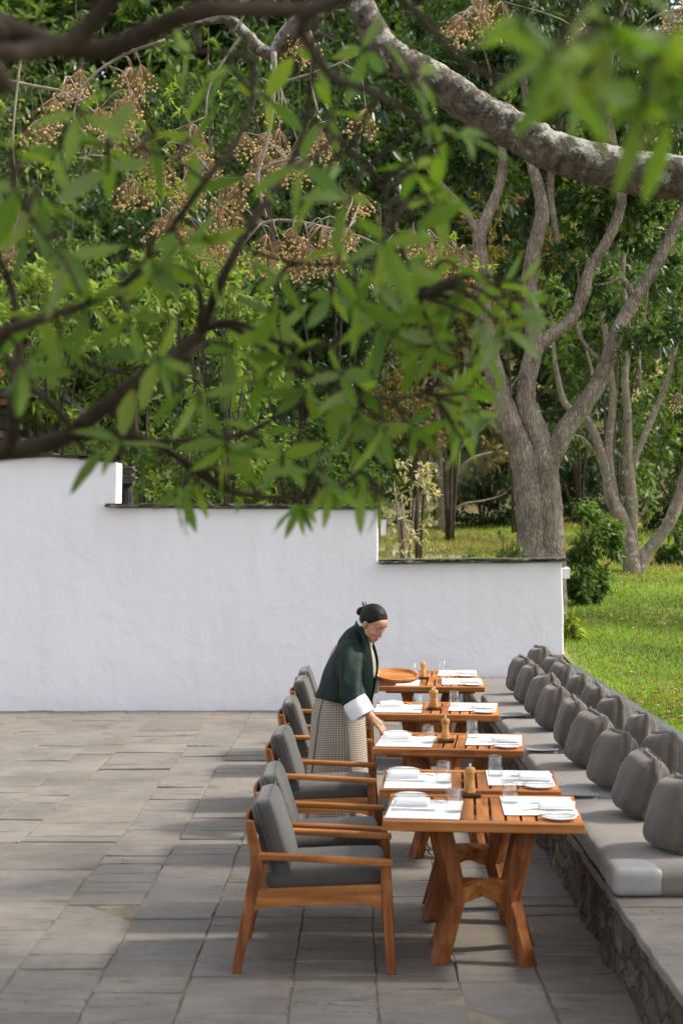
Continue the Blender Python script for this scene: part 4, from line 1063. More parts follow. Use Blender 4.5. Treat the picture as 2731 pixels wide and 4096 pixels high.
    # ---- collars and lapels
    def band(pts, w, name, mat, th=.004):
        mb = MB(); rg = []; sp2 = spline(pts, 5)
        for i, q in enumerate(sp2):
            p = Vector(q[:3]); wd = Vector(q[3:6]).normalized() * w / 2; t = (Vector(sp2[min(i + 1, len(sp2) - 1)][:3]) - Vector(sp2[max(0, i - 1)][:3])).normalized(); nn = t.cross(wd).normalized() * th
            rg.append([p - wd - nn, p + wd - nn, p + wd + nn, p - wd + nn])
        mb.rings(rg); return mb.build(name, mat, root, smooth=False, bevel=.0015)
    r3 = lambda x, y, z: tuple(rel((x, y, z)))
    band([(*r3(.0, 9.72, 1.388), .35, 0, 1), (*r3(.03, 9.645, 1.365), .6, .3, .8), (*r3(.068, 9.607, 1.285), .9, .4, .3), (*r3(.088, 9.585, 1.19), .95, .3, .1), (*r3(.10, 9.575, 1.06), 1, .25, 0), (*r3(.09, 9.575, .95), 1, .2, 0), (*r3(.07, 9.58, .86), 1, .2, 0)], .042, "lapel", LAPEL)
    band([(*r3(.0, 9.72, 1.388), .35, 0, 1), (*r3(.05, 9.79, 1.36), .6, -.3, .8), (*r3(.095, 9.77, 1.28), .9, -.5, .3), (*r3(.128, 9.72, 1.19), .9, -.6, .1), (*r3(.138, 9.71, 1.1), 1, -.5, 0), (*r3(.115, 9.71, .95), 1, -.4, 0), (*r3(.095, 9.71, .86), 1, -.3, 0)], .040, "lapel", LAPEL)
    band([(*r3(.012, 9.715, 1.408), .3, 0, 1), (*r3(.035, 9.655, 1.385), .6, .2, .8), (*r3(.07, 9.622, 1.30), .9, .3, .4), (*r3(.094, 9.62, 1.235), .9, .2, .3)], .024, "collar", WHITE)
    band([(*r3(.012, 9.715, 1.408), .3, 0, 1), (*r3(.055, 9.775, 1.375), .6, -.2, .8), (*r3(.09, 9.735, 1.29), .9, -.3, .4), (*r3(.104, 9.69, 1.235), .9, -.2, .3)], .024, "collar", WHITE)
    ins = MB(); rg = []
    for t in np.linspace(0, 1, 8):
        z = 1.245 - .22 * t; x = .098 + .032 * math.sin(t * 2.2); hw_ = .012 + .048 * t ** .7
        rg.append([rel((x - .006 * (s * s) + .012 * s, 9.655 + hw_ * s, z)) for s in np.linspace(-1, 1, 7)])
    ins.rings(rg, cap=False, close=False); io = ins.build("chest_cloth", CHECK, root, smooth=True); add_uv(io, 7, 7, .1 / 7, .22 / 7, False)
    s_ = io.modifiers.new('solid', 'SOLIDIFY'); s_.thickness = .004
build_person()

def build_tray():
    root = empty("round_tray", (.283, 9.99, .992)); root.rotation_euler = (R(10), R(2), 0)
    tag(root, "round rattan tray with a wooden rim held on the person's far hand", "tray")
    MB().lathe([(.0, .0), (.135, .0), (.137, .004), (.135, .008), (.0, .008)], n=40).build("woven_base", RATTAN, root)
    MB().lathe([(.134, -.004), (.146, -.004), (.154, .012), (.156, .024), (.152, .027), (.147, .025), (.138, .0085), (.134, .0085)], n=48).build("rim", WX, root, smooth=True)
build_tray()

# ---------------------------------------------------------------- wall fittings and the house behind
def build_fittings():
    IRON = mat_noise("dark_iron", [(.3, (.02, .018, .016)), (.7, (.045, .04, .036))], 12, .6, bstr=.2)
    FROST = mat_noise("frosted_pane", [(.3, (.62, .64, .64)), (.7, (.7, .72, .72))], 5, .35)
    def lantern(loc, h, w, lab, cap):
        r = empty("wall_lantern", loc); tag(r, lab, "wall lamp")
        MB().box((-.02, 0, h * .1), (.03, .05, h * .5)).build("bracket", cap, r, bevel=.003)
        MB().rings([[(x * k + w * .55, y * k, z) for x, y in ((-w / 2, -w / 2), (w / 2, -w / 2), (w / 2, w / 2), (-w / 2, w / 2))] for k, z in ((.74, -h / 2), (.8, -h / 2 + .01), (1, h * .32))]).build("pane", FROST, r, bevel=.004)
        MB().rings([[(x * k + w * .55, y * k, z) for x, y in ((-w / 2, -w / 2), (w / 2, -w / 2), (w / 2, w / 2), (-w / 2, w / 2))] for k, z in ((1.12, h * .325), (1.14, h * .36), (.3, h * .52))]).build("lantern_cap", cap, r, bevel=.003)
        e = MB()
        for x in (.05, 1.05):
            for y in (-.5, .5): e.beam([(x * w * .86 + w * .08, y * w * .8, -h / 2), (x * w, y * w, h * .32)], .008, .008)
        e.build("lantern_frame", IRON if cap is IRON else FROST, r)
        return r
    lantern((.265, 16.0, 2.06), .22, .085, "small lantern with a dark cap on the end of the middle wall step", IRON)
    lantern((2.325, 16.0, 1.53), .13, .075, "small white lamp under the coping at the wall's low right end", FROST)
    p = empty("slate_capped_post", (-2.73, 17.0, 0)); tag(p, "dark timber post with stacked slate cap behind the wall's tallest step", "post")
    DT = mat_noise("dark_timber", [(.3, (.014, .012, .01)), (.6, (.03, .026, .023)), (.85, (.07, .062, .055))], 8, .8, stretch=(5, 5, .6), bstr=.5)
    sh = MB()
    for i in range(9):
        a = math.pi * (i / 8 - .5); sh.tube([(.07 * math.sin(a) * k, -.065 * math.cos(a) * k, z) for k, z in ((1.08, .3), (1.05, 1.5), (1, 2.2), (.86, 2.45), (.62, 2.56))], .016, 6)
    sh.tube([(0, 0, .3), (0, 0, 2.55)], .055, 12); sh.build("post_shaft", DT, p, smooth=True)
    rd = random.Random(4); c = MB()
    for i in range(7): c.box((rd.uniform(-.02, .02), rd.uniform(-.02, .02), 2.575 + i * .03), (.2 - .008 * i + rd.uniform(-.02, .02), .22, .024))
    c.build("slate_cap", SLATE_COPE, p)
    h = empty("timber_house", (-8.72, 22.5, 0)); tag(h, "dark timber house whose eaves show at the left edge behind the branches", "house")
    MB().box((0, 1.5, 1.95), (6.6, 5, 3.9)).build("wall", DT, h)
    MB().box((2.2, -1.03, 2.5), (1.1, .06, 1.3)).build("window", IRON, h)
    rf = MB(); rf.rings([[(-4.2, y, z - .06), (3.78, y, z - .06), (3.78, y, z + .06), (-4.2, y, z + .06)] for y, z in ((-2.0, 3.98), (1.5, 4.3), (5, 3.98))])
    rf.build("roof", DT, h)
    TR = mat_noise("red_timber", [(.3, (.16, .05, .02)), (.7, (.26, .09, .035))], 8, .6)
    for i in range(5): MB().beam([(3.62 - i * .5, -1.9, 3.86), (3.62 - i * .5, 0, 4.5)], .08, .1, (1, 0, 0)).build("rafter", TR, h)
    for z in (3.35, 3.55, 3.75): MB().box((.25, -1.35 + (3.75 - z), z), (6.9, .3, .09)).build("cornice_board", DT, h, bevel=.006)
build_fittings()

# ---------------------------------------------------------------- trees
def PL(pts, Y, k=1.0):
    """display outline -> limb: (u, v, half width in px[, depth offset])"""
    out = []
    for q in pts:
        y = Y + (q[3] if len(q) > 3 else 0); out.append((tuple(P(q[0], q[1], y)), q[2] * y / FD * k))
    return out

def build_twin_tree():
    Y = 19.5; g = gz(2.5, Y); root = empty("twin_trunk_tree", (2.5, Y, g)); o = (2.5, Y, g)
    tag(root, "big twin-trunked tree with glossy leaves standing just behind the low wall", "tree")
    A = [(1230, 1440, 44), (1229, 1330, 40), (1222, 1250, 36), (1217, 1150, 35), (1204, 1060, 33), (1182, 1000, 30), (1160, 945, 28), (1145, 895, 24), (1126, 820, 22), (1112, 750, 20), (1108, 680, 18), (1104, 600, 17), (1100, 540, 15), (1122, 485, 13), (1148, 420, 11), (1152, 340, 9), (1130, 240, 6)]
    B = [(1268, 1440, 38), (1264, 1330, 35), (1262, 1250, 33), (1257, 1150, 33), (1247, 1070, 32), (1235, 1005, 28), (1213, 950, 26), (1206, 905, 23), (1213, 850, 21), (1226, 795, 22), (1222, 740, 19), (1215, 680, 18), (1216, 620, 17), (1230, 555, 17), (1244, 495, 17), (1238, 440, 14), (1215, 350, 11), (1206, 220, 9), (1190, 100, 6)]
    limb_mesh("trunk", [PL(A, Y), PL(B, Y)], BARK_GREY, root, o, 14, .16, 5)
    C = [(1226, 805, 17), (1262, 772, 16), (1308, 737, 14), (1340, 680, 13), (1352, 620, 12), (1394, 552, 12), (1420, 490, 12), (1425, 430, 11), (1402, 300, 9), (1390, 180, 6)]
    D = [(1255, 1085, 22), (1272, 1035, 25), (1306, 975, 22), (1340, 930, 20), (1372, 880, 20), (1396, 820, 18), (1425, 742, 16), (1462, 680, 15), (1500, 618, 14), (1532, 556, 13), (1562, 495, 12), (1610, 410, 10)]
    E = [(1101, 545, 9), (1078, 502, 9), (1048, 462, 7), (1010, 420, 5)]
    F = [(1380, 830, 6), (1340, 790, 5), (1320, 740, 5), (1322, 690, 4)]; G = [(1460, 690, 7), (1430, 640, 5), (1400, 650, 4)]
    H = [(1280, 560, 7), (1262, 430, 9), (1285, 300, 7), (1300, 200, 5)]; I = [(1395, 330, 12), (1385, 230, 12), (1400, 120, 9), (1430, 20, 6)]
    limb_mesh("limb", [PL(q, Y) for q in (C, D, E, F, G, H, I)], BARK_GREY, root, o, 10, .12, 5)
    bl = []
    for u, v, ru, rv, dy, ry in [(1180, 180, 170, 150, .8, 1.6), (1330, 250, 170, 160, 1.0, 1.6), (1480, 280, 150, 130, .6, 1.5), (1260, 60, 200, 110, .5, 1.6), (1120, 330, 110, 120, 1.2, 1.2),
                                 (1340, 470, 120, 110, 1.3, 1.2), (1470, 500, 110, 110, 1.2, 1.2), (1500, 775, 75, 60, -.3, .5), (1390, 690, 70, 60, .8, .6), (1170, 620, 35, 40, .9, .4), (1040, 440, 60, 60, 1.0, .6), (1440, 110, 130, 110, .6, 1.3), (1010, 180, 120, 140, 1.3, 1.2), (1540, 640, 60, 60, .5, .6), (1300, 600, 50, 50, .7, .5)]:
        c = P(u, v, Y + dy); bl.append((np.array(c) - np.array(o), (ru * Y / FD, ry, rv * Y / FD)))
    V, F_ = crown_leaves(bl, 11000, .2, .40, 7, .24)
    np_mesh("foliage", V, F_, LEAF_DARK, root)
    bl = list(bl)
    for c, r in [((9.3, 19.3, 7.6), (2.6, .75, 1.0)), ((7.4, 19.9, 7.2), (1.6, .6, .8))]: bl.append((np.array(c) - np.array(o), r))  # unseen crown added out of frame to throw shadow bands on the lawn
    V2, F2 = crown_leaves(bl[-2:], 2600, .2, .42, 7, .24); np_mesh("foliage", V2, F2, LEAF_DARK, root)
    limb_mesh("limb", [[(tuple(P(1562, 495, Y)), .07), ((5.6, 19.5, 6.6), .06), ((7.6, 19.4, 7.2), .045), ((9.6, 19.3, 7.7), .02)]], BARK_GREY, root, o, 8, .1, 4)  # unseen limb added to carry the shade-casting crown
    V, F_ = crown_leaves(bl[4:7] + bl[9:10], 2600, .17, .42, 6, .3)
    np_mesh("young_foliage", V, F_, LEAF_MID, root)
build_twin_tree()

def build_pale_tree():
    Y = 25.5; x = P(1453, 1300, Y).x; g = gz(x, Y); o = (x, Y, g); root = empty("multi_stem_tree", o)
    tag(root, "pale multi-stemmed tree on the lawn at the right edge", "tree")
    S = [[(1453, 1350, 28), (1450, 1290, 22), (1440, 1230, 20), (1422, 1185, 18), (1402, 1140, 15), (1390, 1080, 13), (1372, 1020, 11), (1345, 962, 9), (1298, 930, 8), (1278, 860, 6), (1270, 800, 4)],
         [(1446, 1250, 16), (1449, 1150, 14), (1441, 1060, 12), (1440, 960, 10), (1434, 870, 9), (1440, 760, 7), (1430, 640, 5)],
         [(1410, 1150, 12), (1395, 1040, 10), (1406, 930, 9), (1400, 850, 8), (1385, 740, 6)],
         [(1459, 1320, 18), (1480, 1275, 15), (1515, 1232, 14), (1545, 1180, 14), (1568, 1110, 13), (1600, 1000, 12), (1640, 880, 10)],
         [(1443, 1080, 9), (1485, 985, 8), (1525, 890, 6), (1550, 800, 4)], [(1392, 1075, 5), (1340, 1010, 4), (1310, 1000, 3)], [(1345, 960, 6), (1365, 900, 5), (1350, 820, 3)], [(1470, 900, 4), (1466, 800, 4), (1480, 720, 3)]]
    limb_mesh("stem", [PL(q, Y) for q in S[:1] + S[3:4]], BARK_PALE, root, o, 12, .15)
    limb_mesh("limb", [PL(q, Y) for q in S[1:3] + S[4:]], BARK_PALE, root, o, 8, .12)
    bl = [(np.array(P(u, v, Y + dy)) - np.array(o), (r * Y / FD, 1.3, r * .8 * Y / FD)) for u, v, r, dy in [(1430, 620, 110, .6), (1540, 700, 110, .8), (1340, 700, 80, .9), (1580, 560, 100, 0), (1620, 820, 80, .3)]]
    V, F_ = crown_leaves(bl, 3600, .16, .42, 6, .3); np_mesh("foliage", V, F_, LEAF_MID, root)
build_pale_tree()

def build_bare_tree():
    Y = 38; x = P(1018, 1200, Y).x; g = gz(x, Y); o = (x, Y, g); root = empty("bare_tree", o)
    tag(root, "thin nearly bare tree at the far edge of the lawn", "tree")
    S = [[(1019, 1215, 15), (1018, 1180, 12), (1016, 1110, 10), (1012, 1040, 9), (1010, 980, 7), (1000, 900, 5)], [(1022, 1175, 9), (1040, 1105, 8), (1049, 1040, 7), (1046, 980, 5), (1060, 900, 4)], [(1040, 1100, 6), (1078, 1058, 5), (1135, 1040, 4), (1170, 1045, 3)], [(1015, 1110, 5), (985, 1050, 4), (965, 980, 3)], [(1050, 1035, 4), (1100, 990, 3), (1150, 930, 2.5)], [(1022, 1190, 4), (1060, 1160, 3), (1110, 1150, 2)]]
    limb_mesh("trunk", [PL(q, Y) for q in S[:2]], BARK_PALE, root, o, 8, .1); limb_mesh("branch", [PL(q, Y) for q in S[2:]], BARK_PALE, root, o, 6, .1)
    bl = [(np.array(P(u, v, Y + 1)) - np.array(o), (r * Y / FD, 1.5, r * .6 * Y / FD)) for u, v, r in [(1080, 960, 110), (980, 900, 80), (1120, 1040, 60)]]
    V, F_ = crown_leaves(bl, 900, .22, .4, 4, .35); np_mesh("foliage", V, F_, LEAF_OLIVE, root)
build_bare_tree()

def shrub(name, lab, u, v, Y, ru, rv, mat, n, L, cat="shrub", stems=5, ry=None, drop=True, clump=.26, whorl=6, group=None, dens2=None, bark=None):
    """leafy thing whose leaf mass is centred on a display point; stems reach the ground"""
    c = P(u, v, Y); g = gz(c.x, Y); o = np.array((c.x, Y, g)); root = empty(name, tuple(o)); tag(root, lab, cat, group)
    rx, rz = ru * Y / FD, rv * Y / FD; ry = ry or rx * .9
    bl = [(np.array(c) - o, (rx, ry, rz))]
    if drop and c.z - g > rz * .6:          # lower skirt of leaves
        bl.append((np.array((0, .1 * rx, (c.z - g) * .5)), (rx * .8, ry * .8, (c.z - g) * .55)))
    V, F_ = crown_leaves(bl, n, L, .42, whorl, clump); np_mesh("foliage", V, F_, mat, root)
    rd = random.Random(int(u * 7 + v)); ln = []
    for i in range(stems):
        a = rd.uniform(0, 6.28); r = rd.uniform(.2, .7); top = Vector((math.cos(a) * rx * r, math.sin(a) * ry * r, c.z - g + rz * rd.uniform(-.1, .6)))
        ln.append([((o + np.array((top.x * .08, top.y * .08, -.1))), .012 * rz + .02), (o + np.array((top.x * .35, top.y * .35, top.z * .5)), .009 * rz + .014), (o + np.array(top), .006)])
    limb_mesh("stem", ln, bark or BARK_STEM, root, tuple(o), 6, .1, 3)
    return root
shrub("evergreen_bush", "dark green bush standing on the lawn beside the wall's right end", 1346, 1245, 20.6, 66, 128, LEAF_MID, 3600, .13, ry=.42, clump=.24)
shrub("small_plant", "low yellow-green plant at the foot of the wall's right end", 1312, 1440, 16.9, 16, 26, LEAF_YELLOW, 70, .16, "plant", 4, clump=.5)
shrub("dry_sapling", "thin sapling with dry pale leaves beside the middle wall step", 930, 1170, 17.4, 62, 120, LEAF_DRY, 420, .10, "sapling", 7, drop=False, clump=.35, whorl=4, bark=BARK_PALE)
shrub("low_shrub", "low shrub at the foot of the twin-trunked tree", 1170, 1262, 18.6, 34, 36, LEAF_MID, 420, .10)
shrub("ground_plant", "small dark plant peeping over the low wall's coping", 1075, 1290, 17.2, 30, 16, LEAF_DARK, 130, .10, "plant")

BG = [  # name, label, u, v, Y, ru, rv, material, leaves, leaf length, category
    ("leafy_shrub", "bright drooping-leaf shrub at far left above the tall wall", 110, 790, 22.6, 170, 190, LEAF_LIGHT, 3800, .19, "shrub"),
    ("leafy_shrub", "light green shrub left of the thick curved branch", 330, 700, 23.2, 150, 140, LEAF_LIGHT, 3000, .2, "shrub"),
    ("leafy_shrub", "sunlit yellow-green shrub in the left half, under the berries", 520, 640, 24.2, 190, 110, LEAF_LIGHT, 3200, .21, "shrub"),
    ("leafy_shrub", "green shrub rising over the middle wall step, left part", 400, 1060, 20.5, 150, 110, LEAF_MID, 2600, .14, "shrub"),
    ("leafy_shrub", "light leafy shrub right behind the slate-capped post", 345, 1130, 18.8, 60, 60, LEAF_LIGHT, 800, .12, "shrub"),
    ("leafy_shrub", "dense bluish-green shrub above the right part of the middle step", 750, 1050, 22.5, 130, 130, LEAF_MID, 3000, .13, "shrub"),
    ("leafy_shrub", "dark shrub in the middle behind the forked branch", 620, 930, 27.5, 150, 150, LEAF_DARK, 3200, .15, "shrub"),
    ("leafy_shrub", "olive shrub with reddish leaves left of the big twin trunk", 960, 960, 29, 120, 150, LEAF_OLIVE, 2200, .16, "shrub"),
    ("broadleaf_tree", "dark broadleaf tree behind the left shrubs", 420, 800, 33, 210, 190, LEAF_DARK, 4200, .24, "tree"),
    ("broadleaf_tree", "dark glossy tree behind the hanging berries, upper middle", 760, 640, 29, 190, 200, LEAF_DARK, 4200, .24, "tree"),
    ("broadleaf_tree", "deep green tree at the top centre, beside the lichened limb", 690, 260, 30, 230, 230, LEAF_DARK, 4600, .25, "tree"),
    ("broadleaf_tree", "tall dark tree in the upper left, behind the berries", 420, 420, 36, 260, 230, LEAF_DARK, 4600, .28, "tree"),
    ("broadleaf_tree", "grey-green tree at the top left corner", 120, 330, 42, 260, 260, LEAF_HAZE, 4600, .3, "tree"),
    ("broadleaf_tree", "mid green tree at far left, lower crown", 40, 600, 38, 220, 200, LEAF_MID, 3600, .27, "tree"),
    ("autumn_tree", "brownish thin-leaved tree left of the twin trunk's fork", 1030, 720, 34, 130, 200, LEAF_OLIVE, 2400, .2, "tree"),
    ("autumn_tree", "brown and olive tree seen between the twin trunk's limbs", 1180, 560, 37, 150, 170, LEAF_OLIVE, 2600, .22, "tree"),
    ("broadleaf_tree", "bright green tree behind the right limbs", 1400, 620, 31, 180, 160, LEAF_MID, 3800, .22, "tree"),
    ("broadleaf_tree", "light tree at the right edge above the pale stems", 1560, 430, 35, 170, 200, LEAF_MID, 3400, .24, "tree"),
    ("conifer_shrub", "dark feathery shrub behind the pale stems", 1330, 1010, 40, 170, 150, LEAF_DARK, 3400, .22, "shrub"),
    ("conifer_shrub", "dark evergreen mass at the lawn's far edge, left of the twin trunk", 1110, 1125, 39.5, 110, 80, LEAF_DARK, 3200, .2, "shrub"),
    ("conifer_shrub", "dark evergreen at the lawn's far edge by the pale tree", 1420, 1120, 42, 150, 140, LEAF_DARK, 3600, .2, "shrub"),
    ("conifer_shrub", "dark evergreen at the right edge of the lawn", 1560, 1100, 37, 110, 180, LEAF_DARK, 3200, .2, "shrub"),
    ("leafy_shrub", "low bright shrub by the pale tree's foot at the right edge", 1560, 1240, 28, 50, 90, LEAF_MID, 1200, .15, "shrub"),
    ("conifer_shrub", "dark green shrub behind the thin bare tree", 940, 1100, 41, 110, 110, LEAF_MID, 2600, .2, "shrub"),
]
for a in BG:
    shrub(a[0], a[1], *a[2:8], a[8], a[9], a[10], stems=6, clump=.22, drop=(a[7] is not LEAF_OLIVE))

def build_hillside():
    protos = []
    for k, m in enumerate((LEAF_HAZE, LEAF_DARK, LEAF_MID)):
        bl = [((0, 0, 6.0), (4.2, 3.6, 3.4)), ((1.2, 0, 3.4), (3.6, 3.2, 2.6)), ((-1.6, .3, 4.2), (3, 2.6, 2.6))]
        V, F_ = crown_leaves(bl, 4200, .42, .45, 6, .2); me = bpy.data.meshes.new("crown")
        r = empty("hillside_tree"); np_mesh("foliage", V, F_, m, r)
        limb_mesh("trunk", [[((0, 0, -.5), .28), ((.1, 0, 3), .2), ((0, .1, 7), .08)], [((.05, 0, 2.5), .14), ((1.4, .2, 5), .06)], [((.05, 0, 3), .13), ((-1.5, .3, 5.4), .05)]], BARK_GREY, r, (0, 0, 0), 7, .1, 3)
        protos.append(r)
    rd = random.Random(21); k = 0
    rows = [(47, 4.6, 1.0), (52, 4.4, 1.1), (58, 5.0, 1.15), (67, 5.2, 1.5), (77, 5.6, 2.0), (88, 6, 2.6)]
    for Y, st, sc in rows:
        x = -.27 * Y
        while x < .27 * Y:
            if not (Y > 55 and x > .205 * Y):
                i = k % 3; o = protos[i] if k < 3 else copy_tree(protos[i]); k += 1
                yy = Y + rd.uniform(-2, 2); xx = x + rd.uniform(-1, 1); s = sc * rd.uniform(.85, 1.2)
                o.location = (xx, yy, gz(xx, yy) - .3); o.scale = (s, s, s * rd.uniform(.9, 1.3)); o.rotation_euler = (0, 0, rd.uniform(0, 6.28))
                tag(o, "tree of the wooded hillside that closes off the view behind", "tree", "trees on the wooded hillside")
            x += st
build_hillside()

# ---------------------------------------------------------------- chinaberry tree: lichened limb, bare twigs, berry clusters
def build_chinaberry():
    Y = 8.3; o = (3.5, 8.3, gz(3.5, 8.3)); root = empty("chinaberry_tree", o); oo = np.array(o)
    tag(root, "tree with a thick lichened limb arching over the bench and hanging tan berries", "tree")
    main = [((3.55, 8.3, .45), .24), ((3.45, 8.3, 1.6), .2), ((3.3, 8.32, 2.8), .185), ((3.15, 8.3, 3.4), .17)]
    arm = [((3.38, 8.32, 2.4), .18), ((3.2, 8.3, 3.3), .175)] + PL([(1900, 470, 66), (1740, 425, 54), (1568, 410, 50), (1460, 398, 49), (1350, 372, 47), (1260, 345, 46), (1190, 305, 44), (1110, 262, 43), (1040, 215, 42), (975, 170, 39), (915, 140, 36), (870, 95, 34), (838, 30, 31), (815, -50, 29), (800, -140, 26)], Y)
    limb_mesh("trunk", [main], BARK_LICHEN, root, o, 16, .12, 5)
    limb_mesh("limb", [arm], BARK_LICHEN, root, o, 22, .16, 8)
    l2 = PL([(815, -60, 22), (775, -15, 24), (715, 35, 25), (660, 80, 22), (628, 122, 17), (596, 112, 15), (560, 75, 14), (520, 45, 10), (440, 60, 6), (380, 90, 3)], Y + .5)
    limb_mesh("side_limb", [l2], BARK_LICHEN, root, o, 12, .15, 6)
    # bare pale twigs (display px, half width)
    TW = [[(628, 120, 8), (630, 180, 6), (624, 260, 5), (612, 330, 4.5), (592, 400, 4.5), (598, 450, 4), (612, 500, 3.5)], [(592, 395, 4), (630, 375, 3.5), (690, 362, 3)], [(598, 440, 3.5), (640, 400, 3), (680, 340, 2.5), (745, 318, 2)],
          [(596, 515, 4.5), (640, 506, 4), (700, 512, 4), (760, 526, 3.5), (830, 545, 3), (880, 570, 2)], [(600, 512, 3), (560, 560, 2.5), (520, 620, 2), (495, 650, 1.5)], [(700, 512, 2.5), (715, 570, 2), (740, 610, 1.5)],
          [(380, 92, 4), (300, 120, 4), (230, 160, 4), (190, 200, 3.5), (150, 250, 3), (120, 310, 2)], [(20, 185, 4), (90, 200, 4), (160, 215, 3.5), (220, 260, 3)], [(190, 205, 3), (170, 270, 2.5), (210, 330, 2), (190, 380, 1.5)],
          [(560, 75, 4), (520, 130, 3.5), (480, 200, 3), (470, 280, 2.5), (440, 340, 2), (420, 420, 2), (400, 500, 1.5)], [(470, 270, 2.5), (400, 300, 2), (330, 330, 2), (300, 290, 1.5)], [(440, 340, 2.2), (490, 400, 2), (540, 410, 1.6)],
          [(700, 45, 5), (720, 110, 4), (712, 180, 3), (730, 260, 2.5)], [(60, 60, 3), (40, 200, 3), (30, 340, 2.5), (45, 470, 2), (20, 580, 1.5)], [(880, 575, 2), (930, 545, 2), (1000, 545, 2), (1050, 580, 1.5)], [(1060, -60, 4), (1085, 10, 3), (1110, 40, 2)], [(1568, 20, 4), (1500, 40, 3), (1440, 90, 2), (1400, 130, 1.5)], [(540, 70, 3), (560, 20, 4), (480, 10, 3)], [(800, 130, 4), (770, 150, 3), (640, 190, 3), (600, 180, 2)]]
    rd = random.Random(31); lines = []; nodes = []; fam = []
    for t in TW:
        dy = rd.uniform(-.2, .9); pl = PL([(u, v, w * .9) for u, v, w in t], Y + .4 + dy); fam.append([pl])
        for q in spline([(*p, r) for p, r in pl], 4): nodes.append((Vector(q[:3]), len(fam) - 1))
    CL = [(1110, 55), (1150, 40), (1060, 75), (1095, 20), (1540, 60), (1560, 90), (1340, 100), (150, 230), (185, 195), (125, 262), (300, 190), (315, 225), (105, 300), (225, 285), (270, 265), (730, 320), (735, 345), (700, 130), (690, 115), (622, 262), (350, 395), (365, 430), (310, 450), (385, 520), (410, 545), (372, 535), (450, 325), (482, 405), (430, 450), (500, 515), (488, 570), (515, 585), (600, 380), (575, 430), (645, 395), (695, 400), (640, 330), (40, 515), (18, 565), (30, 600), (640, 585), (615, 610), (690, 600), (740, 555), (770, 575), (800, 560), (760, 600), (945, 560), (980, 575), (1010, 590), (1050, 605), (1070, 630), (805, 480), (840, 285), (520, 455), (560, 340), (700, 630), (330, 360), (250, 330), (300, 265), (470, 560), (1555, 925), (670, 560), (545, 520), (460, 350), (1480, 130)]
    CL += [(u + rd.uniform(-34, 34), v + rd.uniform(-22, 22)) for u, v in CL[:64:2] if v < 800]
    protos = []
    for s in range(5):
        b = MB(); r2 = random.Random(s); n = 32; ps = []
        for i in range(n):
            a = r2.uniform(0, 6.28); rr = .12 * r2.random() ** .6; p = Vector((rr * math.cos(a), rr * math.sin(a), -.05 - .12 * r2.random() - .2 * rr)); ps.append(p)
            b.sphere(p, r2.uniform(.0072, .0098), 7, 5); nb_ = len(b.f)
        for p in ps:
            b.tube([Vector((0, 0, 0)), p * .55 + Vector((0, 0, .012)), p], [.0026, .0018, .0013], 4, True)
        protos.append((b, nb_))
    STALK = mat_noise("stalk_tan", [(.3, (.22, .13, .06)), (.7, (.32, .2, .1))], 20, .7); cl_objs = [None] * 5
    for i, (u, v) in enumerate(CL):
        Yc = Y + .5 + rd.uniform(-.2, 1.0); c = P(u, v, Yc)
        if u > 1490 and v > 800: Yc = 14; c = P(u, v, Yc)
        top = c + Vector((0, 0, .10)); nn, fi = min(nodes, key=lambda q: (q[0] - top).length)
        k = i % 5
        if cl_objs[k] is None:
            ob = protos[k][0].build("berry_cluster", [BERRY, STALK], root, tuple(Vector(top) - Vector(o)), smooth=True); cl_objs[k] = ob
            for pl in list(ob.data.polygons)[protos[k][1]:]: pl.material_index = 1
        else:
            ob = cl_objs[k].copy(); COL.objects.link(ob); ob.parent = root; ob.location = Vector(top) - Vector(o)
        rz = rd.uniform(0, 6.28); s = rd.uniform(.75, 1.15); ob.rotation_euler = (rd.uniform(-.25, .25), rd.uniform(-.25, .25), rz); ob.scale = (s, s, s)
        if Yc < 12:
            mid = (nn + top) / 2 + Vector((rd.uniform(-.05, .05), rd.uniform(-.05, .05), .06)); fam[fi].append([(tuple(nn), .006), (tuple(mid), .0045), (tuple(top), .003)])
    for ls in fam: limb_mesh("twig", ls, TWIG, root, o, 6, .1, 4)
    bl = [(np.array(P(u, v, Y + .7)) - oo, (.22, .3, .18)) for u, v in [(430, 230), (110, 340), (420, 430), (430, 420), (350, 470), (370, 390), (20, 560), (1060, 600), (70, 300), (500, 560), (320, 300)]]
    V, F_ = crown_leaves(bl, 700, .055, .45, 4, .35); np_mesh("young_foliage", V, F_, LEAF_YELLOW, root)
    # upper crown, above and right of the picture, which shades the near paving
    bl = [(np.array(c) - oo, r) for c, r in [((2.6, 4.2, 6.6), (1.5, 1.7, .9)), ((4.4, 4.3, 6.9), (1.6, 1.8, 1.0)), ((6.3, 4.4, 7.0), (1.7, 1.8, 1.0)), ((3.6, 5.7, 7.2), (1.5, .8, .9)), ((5.4, 6.0, 7.3), (1.5, .9, .8)), ((2.2, 6.4, 6.4), (.9, .7, .7)), ((7.2, 6.4, 7.4), (1.2, .9, .8)), ((5.2, 8.6, 6.6), (.9, .8, .6)), ((4.2, 2.6, 6.8), (3, 1.6, 1)), ((6.6, 5.2, 6.6), (1.3, .9, .8)), ((4.6, 5.1, 5.6), (1.3, .75, .6)), ((8.2, 5.6, 7.4), (1.5, 1.2, .8)), ((2.5, 6.95, 6.5), (1.1, .8, .55)), ((3.7, 6.7, 6.7), (1.1, .8, .55)), ((2.9, 6.1, 6.2), (1.5, .7, .6)), ((4.6, 6.2, 6.4), (1.2, .6, .5))]]
    V, F_ = crown_leaves(bl, 27000, .17, .44, 6, .26); np_mesh("foliage", V, F_, LEAF_MID, root)
